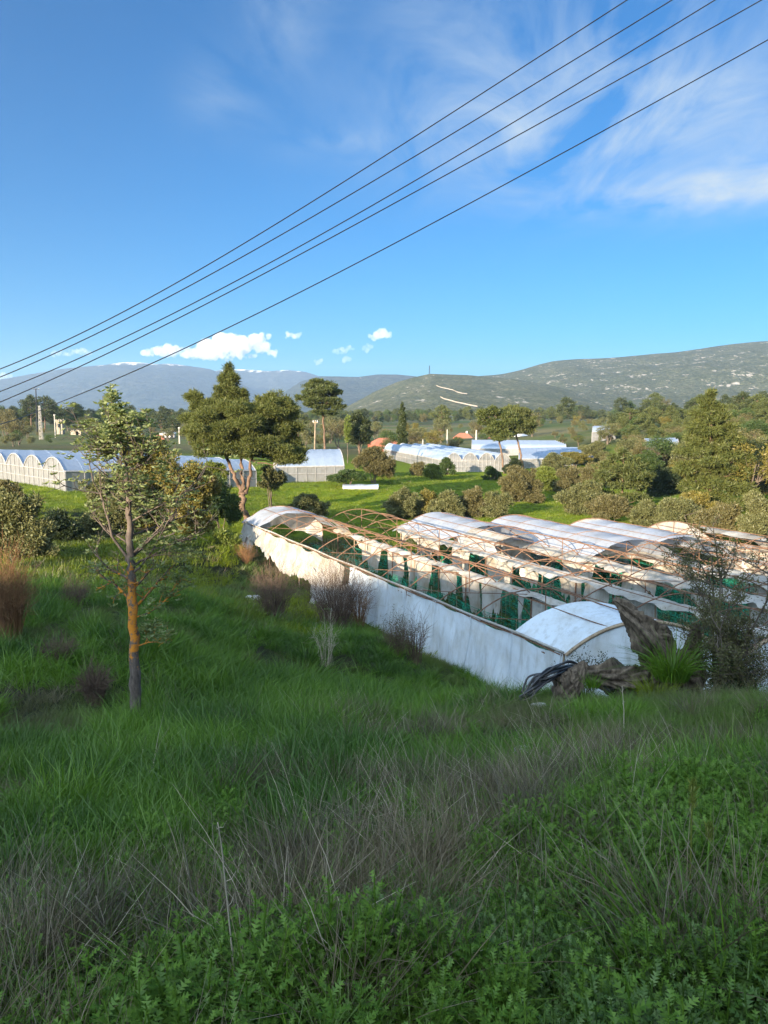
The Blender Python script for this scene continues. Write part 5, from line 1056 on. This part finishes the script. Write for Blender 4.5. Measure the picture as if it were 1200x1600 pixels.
# sapling with small drab leaves at the right edge
def sapling():
    rg = np.random.default_rng(77); b0 = put(1142, 15.2); Y = b0[1]; s = Y/1200*1.05; T = thing('leafy_sapling', tuple(b0), 'dark twiggy sapling with small drab leaves at the right edge', 'sapling'); tb, lb = MB(), MB()
    def br(p0, d, L, r0, lev):
        n = 6; P_ = [np.asarray(p0, float)]; d = nrm(d)
        for k in range(n-1): d = nrm(d+rg.normal(size=3)*.16+np.array([0, 0, .06])); P_.append(P_[-1]+d*L/(n-1))
        tb.tube(P_, np.linspace(r0, max(.003, r0*.35), n), 5 if lev < 2 else 3, False)
        if lev < 3:
            for k in range(1, n):
                for _ in range(2 if lev < 1 else 1): br(P_[k], nrm(d*.7+rg.normal(size=3)*.75), L*rg.uniform(.22, .40), r0*.5, lev+1)
        if lev >= 1:
            for k in range(2, n):
                if rg.random() < .30: clump(lb, P_[k], (.10, .10, .10), 6, .055, .024, rg, .3)
    for (x0, x1, h) in ((1142, 1150, 235), (1148, 1130, 215), (1140, 1118, 170), (1150, 1185, 225), (1155, 1205, 190), (1136, 1104, 120), (1150, 1215, 120), (1140, 1165, 150)):
        p = b0+[(x0-1142)*s, rg.normal(0, .1), -.1]; e = b0+[(x1-1142)*s, rg.normal(0, .5), h*s]; br(p, e-p, np.linalg.norm(e-p), .034 if h > 180 else .022, 0)
    tb.build('trunk', M['bark'], T, True, b0); lb.build('crown', M['shadeleaf'], T, False, b0)
sapling()
twigbush(1190, 980, 1104, 80, 'dense dark bush beyond the sapling at the right edge', 'twig', 160, 15, Y=15.9, leaf='darkleaf', leafn=8)
twigbush(1168, 1058, 1104, 60, 'low dark undergrowth at the foot of the sapling', 'twig', 90, 16, Y=14.9, leaf='darkleaf', leafn=7)
# ------------------------------------------------------------------ uprooted stump, log, hoses
def gnarl(mb, chain, seed, k=64, per=14, rough=.28, flute=5):
    rg = np.random.default_rng(seed); c = np.array([q[:3] for q in chain], float); r = np.array([q[3] for q in chain]); n = per*(len(c)-1)+1; i_ = np.linspace(0, len(c)-1, n)
    pts = np.stack([np.interp(i_, range(len(c)), c[:, j]) for j in range(3)], -1); rd = np.interp(i_, range(len(c)), r); tg = nrm(np.gradient(pts, axis=0)); up = np.array([.3, .9, .2]); a = nrm(np.cross(tg, up)); b = np.cross(tg, a); V = np.zeros((n, k+1, 3))
    for i in range(n):
        for j in range(k+1):
            an = 2*np.pi*(j % k)/k; tw = an+i*.035; w = 1+rough*(1.2*(vnoise(math.cos(tw)*1.6+seed, math.sin(tw)*1.6+i*.07, seed)-.5)+1.5*(vnoise(math.cos(tw)*5+seed, math.sin(tw)*5+i*.10, seed+3)-.5)+.8*(vnoise(math.cos(tw)*11+seed, math.sin(tw)*11+i*.3, seed+6)-.5)+.25*math.sin(flute*tw+seed))
            V[i, j] = pts[i]+(a[i]*math.cos(an)+b[i]*math.sin(an))*rd[i]*w
    mb.grid(V)
    for e in (0, n-1): cc = V[e, :k].mean(0); vv = np.vstack([V[e, :k], cc]); mb.add(vv, [(q, (q+1) % k, k) for q in range(k)])
SB = put(1000, 15.3); SY = SB[1]
def S(px, py, dy=0.0): return P(px, py, SY+dy)
sc = SY/1200*1.05
def C(px, py, r, dy=0.0): q = S(px, py, dy); return (*q, r*sc)
T = thing('olive_stump', tuple(SB), 'weathered uprooted olive stump with a tall jagged spire and root lumps', 'stump')
mb = MB(); gnarl(mb, [C(1044,1092,34,.3), C(1034,1052,28,.2), C(1024,1018,20,.1), C(1006,988,20), C(988,964,15), C(973,948,10), C(960,936,4)], 3, rough=.5); mb.build('spire', M['stump'], T, True, SB)
mb = MB(); gnarl(mb, [C(905,1046,7,-.1), C(930,1054,14), C(962,1062,19,.1), C(1000,1070,26,.2), C(1030,1076,28,.2)], 8, rough=.6); mb.build('root', M['stump'], T, True, SB)
mb = MB(); gnarl(mb, [C(1046,1036,12), C(1064,1042,24,-.1), C(1072,1060,27,-.1), C(1068,1080,20,-.1), C(1062,1092,14)], 12, rough=.7); mb.build('root', M['stump'], T, True, SB)
mb = MB(); gnarl(mb, [C(1078,1060,13,.2), C(1083,1020,11,.2), C(1087,990,8,.2), C(1089,975,4,.2)], 15, rough=.5); mb.build('root', M['stump'], T, True, SB)
mb = MB(); gnarl(mb, [C(1016,1004,11), C(1030,988,11,.1), C(1042,994,9,.1), C(1048,1015,8,.1)], 17, rough=.6); mb.build('root', M['stump'], T, True, SB)
LB = put(884, SY-.3)
def C2(px, py, r, dy=0.0): q = P(px, py, LB[1]+dy); return (*q, r*sc)
mb = MB(); gnarl(mb, [C2(868,1084,8,-.15), C2(876,1082,17,-.1), C2(890,1072,17), C2(903,1056,13,.1), C2(910,1042,8,.15), C2(914,1034,3,.15)], 21, rough=.5)
o = mb.build('fallen_log', M['stump'], None, True, LB); o.location = tuple(LB); tag(o, 'short broken log leaning on the black hoses left of the stump', 'log')
# grass sprouting from the stump
def bigtuft(px, py, wpx, hpx, n, label, mat='g1', Y=None, seed=0, dz=0, w=.012, name='grass_clump', lean=.3, bend=.5):
    rg = np.random.default_rng(seed+60); b0 = gpt(px, py) if Y is None else np.array(P(px, py, Y)); s = b0[1]/1200*1.05; mb = MB()
    for i in range(n):
        a = rg.uniform(0, 6.28); r = rg.random()**.7; p = np.array([math.cos(a)*r*wpx*s*.4, math.sin(a)*r*wpx*s*.3, -.08]); l = abs(rg.normal(0, lean)); V, F = blade(p, (math.cos(a)*l, math.sin(a)*l, 1), hpx*s*rg.uniform(.4, 1.1), w*rg.uniform(.6, 1.4), bend*rg.uniform(.1, 1.4), rg, 4); mb.add(V, F)
    o = mb.build(name, M[mat]); o.location = tuple(b0); return tag(o, label, 'grass clump')
bigtuft(1050, 1056, 62, 96, 300, 'tall bright green grass clump growing on top of the stump', 'g1', SY-.62, 1, w=.022, lean=.15, bend=.9)
bigtuft(1025, 1085, 70, 42, 320, 'leafy green grass growing over the foot of the stump', 'g3', SY-.85, 2)
bigtuft(1000, 1098, 90, 26, 300, 'low green grass in front of the stump', 'g1', SY-.9, 3)
bigtuft(1090, 1096, 60, 30, 220, 'green grass between the stump and the sapling', 'g1', SY-.4, 4)
bigtuft(462, 1066, 150, 52, 700, 'wide lush dark green clump in the middle of the slope', 'g1', None, 5, w=.02, lean=.8, bend=.9)
bigtuft(480, 1034, 50, 42, 220, 'upright lush clump behind the wide dark green one', 'g1', None, 6, w=.018)
bigtuft(925, 1068, 30, 26, 120, 'small grass clump between the log and the stump', 'g1', SY-.5, 7)
# coil of black irrigation hose draped beside the log
HB = put(870, SY-.1); T = thing('hose_coil', tuple(HB), 'loose coil of black irrigation hose draped beside the fallen log', 'hose'); rg = np.random.default_rng(5)
for k in range(20):
    j = lambda a: rg.normal(0, a)
    ch = [P(818+j(5), 1090+j(4), SY-.75+j(.1)), P(838+j(5), 1074+j(4)-k*.9, SY-.6+j(.1)), P(862+j(5), 1064+j(4)-k*1.1, SY-.5+j(.1)), P(892+j(4), 1046+j(3)-k*.5, SY+.1+j(.15)), P(925+j(5), 1054+j(4), SY+.15+j(.1)), P(950+j(6), 1070+j(4), SY+.1+j(.1)), P(958+j(5), 1082+j(3), SY-.1+j(.1))]
    if k > 8: ch = ch[:5]
    ch = np.array(ch); i_ = np.linspace(0, len(ch)-1, 50); pts = np.stack([np.interp(i_, range(len(ch)), ch[:, q]) for q in range(3)], -1); ker = np.hanning(13); ker /= ker.sum(); pts = np.stack([np.convolve(np.pad(pts[:, q], 6, mode='edge'), ker, 'valid') for q in range(3)], -1)
    MB().tube(pts, .021, 6).build('hose', M['black'], T, True, HB)
# stones, single stems, ears of grass
def stone(px, py, r, label, seed, Y=None):
    q = gpt(px, py) if Y is None else put(px, Y); rg = np.random.default_rng(seed); bm = bmesh.new(); bmesh.ops.create_icosphere(bm, subdivisions=3, radius=r)
    for v in bm.verts:
        n_ = 1+.35*(vnoise(v.co.x/r*1.6+seed, v.co.y/r*1.6+v.co.z/r, seed)-.5)*2; v.co = Vector((v.co.x*n_*1.3, v.co.y*n_, v.co.z*n_*.65))
    me = bpy.data.meshes.new('stone'); bm.to_mesh(me); bm.free(); me.materials.append(M['rock']); o = bpy.data.objects.new('stone', me); COL.objects.link(o); o.location = (q[0], q[1], q[2]+r*.3); tag(o, label, 'stone')
stone(824, 1184, .13, 'pale stone lying in the grass of the near slope', 1); stone(862, 1186, .09, 'smaller pale stone right of the other stone', 2); stone(843, 1108, .12, 'small white stone below the black hose coil', 3)
stone(395, 938, .3, 'flat pale stone beside the left brown bush', 4); stone(268, 1545, .07, 'grey stone half hidden in dry grass at the bottom', 5)
def stem(chain, label, r=.004, mat='drystem', ear=None, cat='plant stem', name='dry_stem'):
    b0 = gpt(chain[0][0], chain[0][1]); Y = b0[1]; pts = np.array([P(q[0], q[1], Y-.02*i) for i, q in enumerate(chain)]); pts[0] = b0-[0, 0, .05]; i_ = np.linspace(0, len(pts)-1, 24); pp = np.stack([np.interp(i_, range(len(pts)), pts[:, q]) for q in range(3)], -1)
    T = thing(name, tuple(b0), label, cat); MB().tube(pp, np.linspace(r, r*.5, 24), 5).build('stalk', M[mat], T, True, b0)
    if ear:
        lb = MB(); rg = np.random.default_rng(3); e = pp[-1]; n_ = 90; z = rg.random(n_); c = e+np.stack([rg.normal(0, .006, n_), rg.normal(0, .006, n_), z*ear], -1); lb.quads(leafquads(c, np.stack([rg.normal(0, .35, n_), rg.normal(0, .35, n_), np.ones(n_)], -1), .035, .006, rg)); lb.build('ear', M['bright'], T, False, b0)
        MB().tube([e, e+[0, 0, ear]], [.004, .002], 5).build('spike', M['bright'], T, False, b0)
    else:
        tw = MB(); rg = np.random.default_rng(int(chain[0][0]));
        for k in range(4): q = pp[rg.integers(10, 23)]; d = nrm(rg.normal(size=3)+[0, 0, .8]); tw.tube([q, q+d*.02, q+d*.035+[0, 0, .02]], [r*.35, r*.25, r*.1], 4, False)
        tw.build('side_twig', M[mat], T, False, b0)
stem([(371,1600),(366,1520),(358,1440),(352,1380),(346,1320),(340,1285)], 'tall pale dry stem standing alone in the foreground', .0032)
stem([(372,1430),(370,1380),(374,1340)], 'short grey dry stem right of the tall pale one', .0035); stem([(78,1420),(80,1370),(78,1330)], 'thin dry stem in the dark grass at left', .003); stem([(160,1500),(163,1440),(150,1400)], 'bent dry stem beside the dark hollow at lower left', .003)
stem([(975,1150),(975,1110),(972,1072)], 'pale dry forked weed below the stump', .008)
stem([(1076,1440),(1078,1380),(1080,1310),(1081,1268)], 'tall green grass stalk carrying a pale ear at right', .005, 'bright', .11, name='grass_stalk', cat='grass stalk'); stem([(1103,1420),(1105,1370),(1107,1318)], 'shorter green grass stalk with an ear right of the tall one', .004, 'bright', .07, name='grass_stalk', cat='grass stalk')
bigtuft(1090, 1500, 190, 270, 90, 'clump of long broad green blades at lower right', 'g1', None, 8, w=.011, lean=.45, bend=.8); bigtuft(1030, 1580, 140, 240, 55, 'thin long green blades at the bottom right', 'g1', None, 9, w=.009, lean=.5, bend=.8); bigtuft(1150, 1590, 120, 280, 46, 'long green blades in the lower right corner', 'g1', None, 10, w=.010, lean=.4, bend=.7)
# ------------------------------------------------------------------ far wood on the plain, one mass
tset('wood', [bpy.data.objects.new('t', TPL[k].children[0].data if 'crown' in TPL[k].children[0].name else TPL[k].children[1].data) for k in ('umd', 'bro', 'brn', 'umb')])
n = 2600; X, Y = sector(n, 330, 1000, 33); k = (vnoise(X*.012, Y*.012, 40) > .36); X, Y = X[k], Y[k]
pz = toXYZ(X, Y); scatter('distant_wood', 'wood', pz, rng.uniform(.6, 1.15, len(X)), rng.choice([0, 0, 1, 2, 3], len(X)), .03)

# trees that fill the slope behind the ones above, and scrub between the fields: masses nobody could count
tset('slope', [bpy.data.objects.new('t', next(c for c in TPL[k].children if c.name.startswith('crown')).data) for k in ('umd', 'umb', 'con', 'brn', 'bro')])
px = rng.uniform(935, 1290, 190); Yd = rng.uniform(125, 260, 190); Xd = np.array([P(a, 660, y)[0] for a, y in zip(px, Yd)])
cap = np.interp(px, [935, 965, 985, 1010, 1040, 1080, 1130, 1160, 1190, 1300], [684, 652, 646, 646, 640, 632, 632, 622, 626, 630])+np.where(Yd < 180, 10+(180-Yd)*.45, 0)
top = np.array([P(a, c_, y)[2] for a, c_, y in zip(px, cap, Yd)]); pz = toXYZ(Xd, Yd); Hh = np.clip(top-pz[:, 2], 2.5, 15)
scatter('slope_wood', 'slope', pz, Hh/10*rng.uniform(.75, 1.02, 190), np.where(Yd > 185, rng.choice([0, 1, 1, 2], 190), rng.choice([1, 2, 3, 3, 4], 190)), .03)
tset('scrub', [bpy.data.objects.new('t', next(c for c in TPL[k].children if c.name.startswith('crown')).data) for k in ('oli', 'brn', 'bro', 'gol')])
n = 520; px = rng.uniform(-150, 1350, n); Yd = rng.uniform(185, 345, n); ok = np.ones(n, bool)
for hx, hy, hw in ((601, 190, 40), (724, 262, 34), (713, 236, 30), (772, 250, 30), (814, 255, 26), (848, 215, 24), (262, 270, 22), (246, 250, 20), (94, 270, 12), (119, 268, 12), (64, 240, 10)): ok &= ~((abs(px-hx) < hw) & (Yd < hy+8))
ok &= ~((px > 735) & (px < 900) & (Yd < 205)); ok &= rng.random(n) < np.where(vnoise(px*.02, Yd*.03, 77) > .45, 1, .25); px, Yd = px[ok], Yd[ok]
Xd = np.array([P(a, 660, y)[0] for a, y in zip(px, Yd)]); scatter('scrub', 'scrub', toXYZ(Xd, Yd)-[0, 0, .3], rng.uniform(.16, .5, len(px)), rng.choice([0, 0, 1, 1, 2, 3], len(px)), .05)
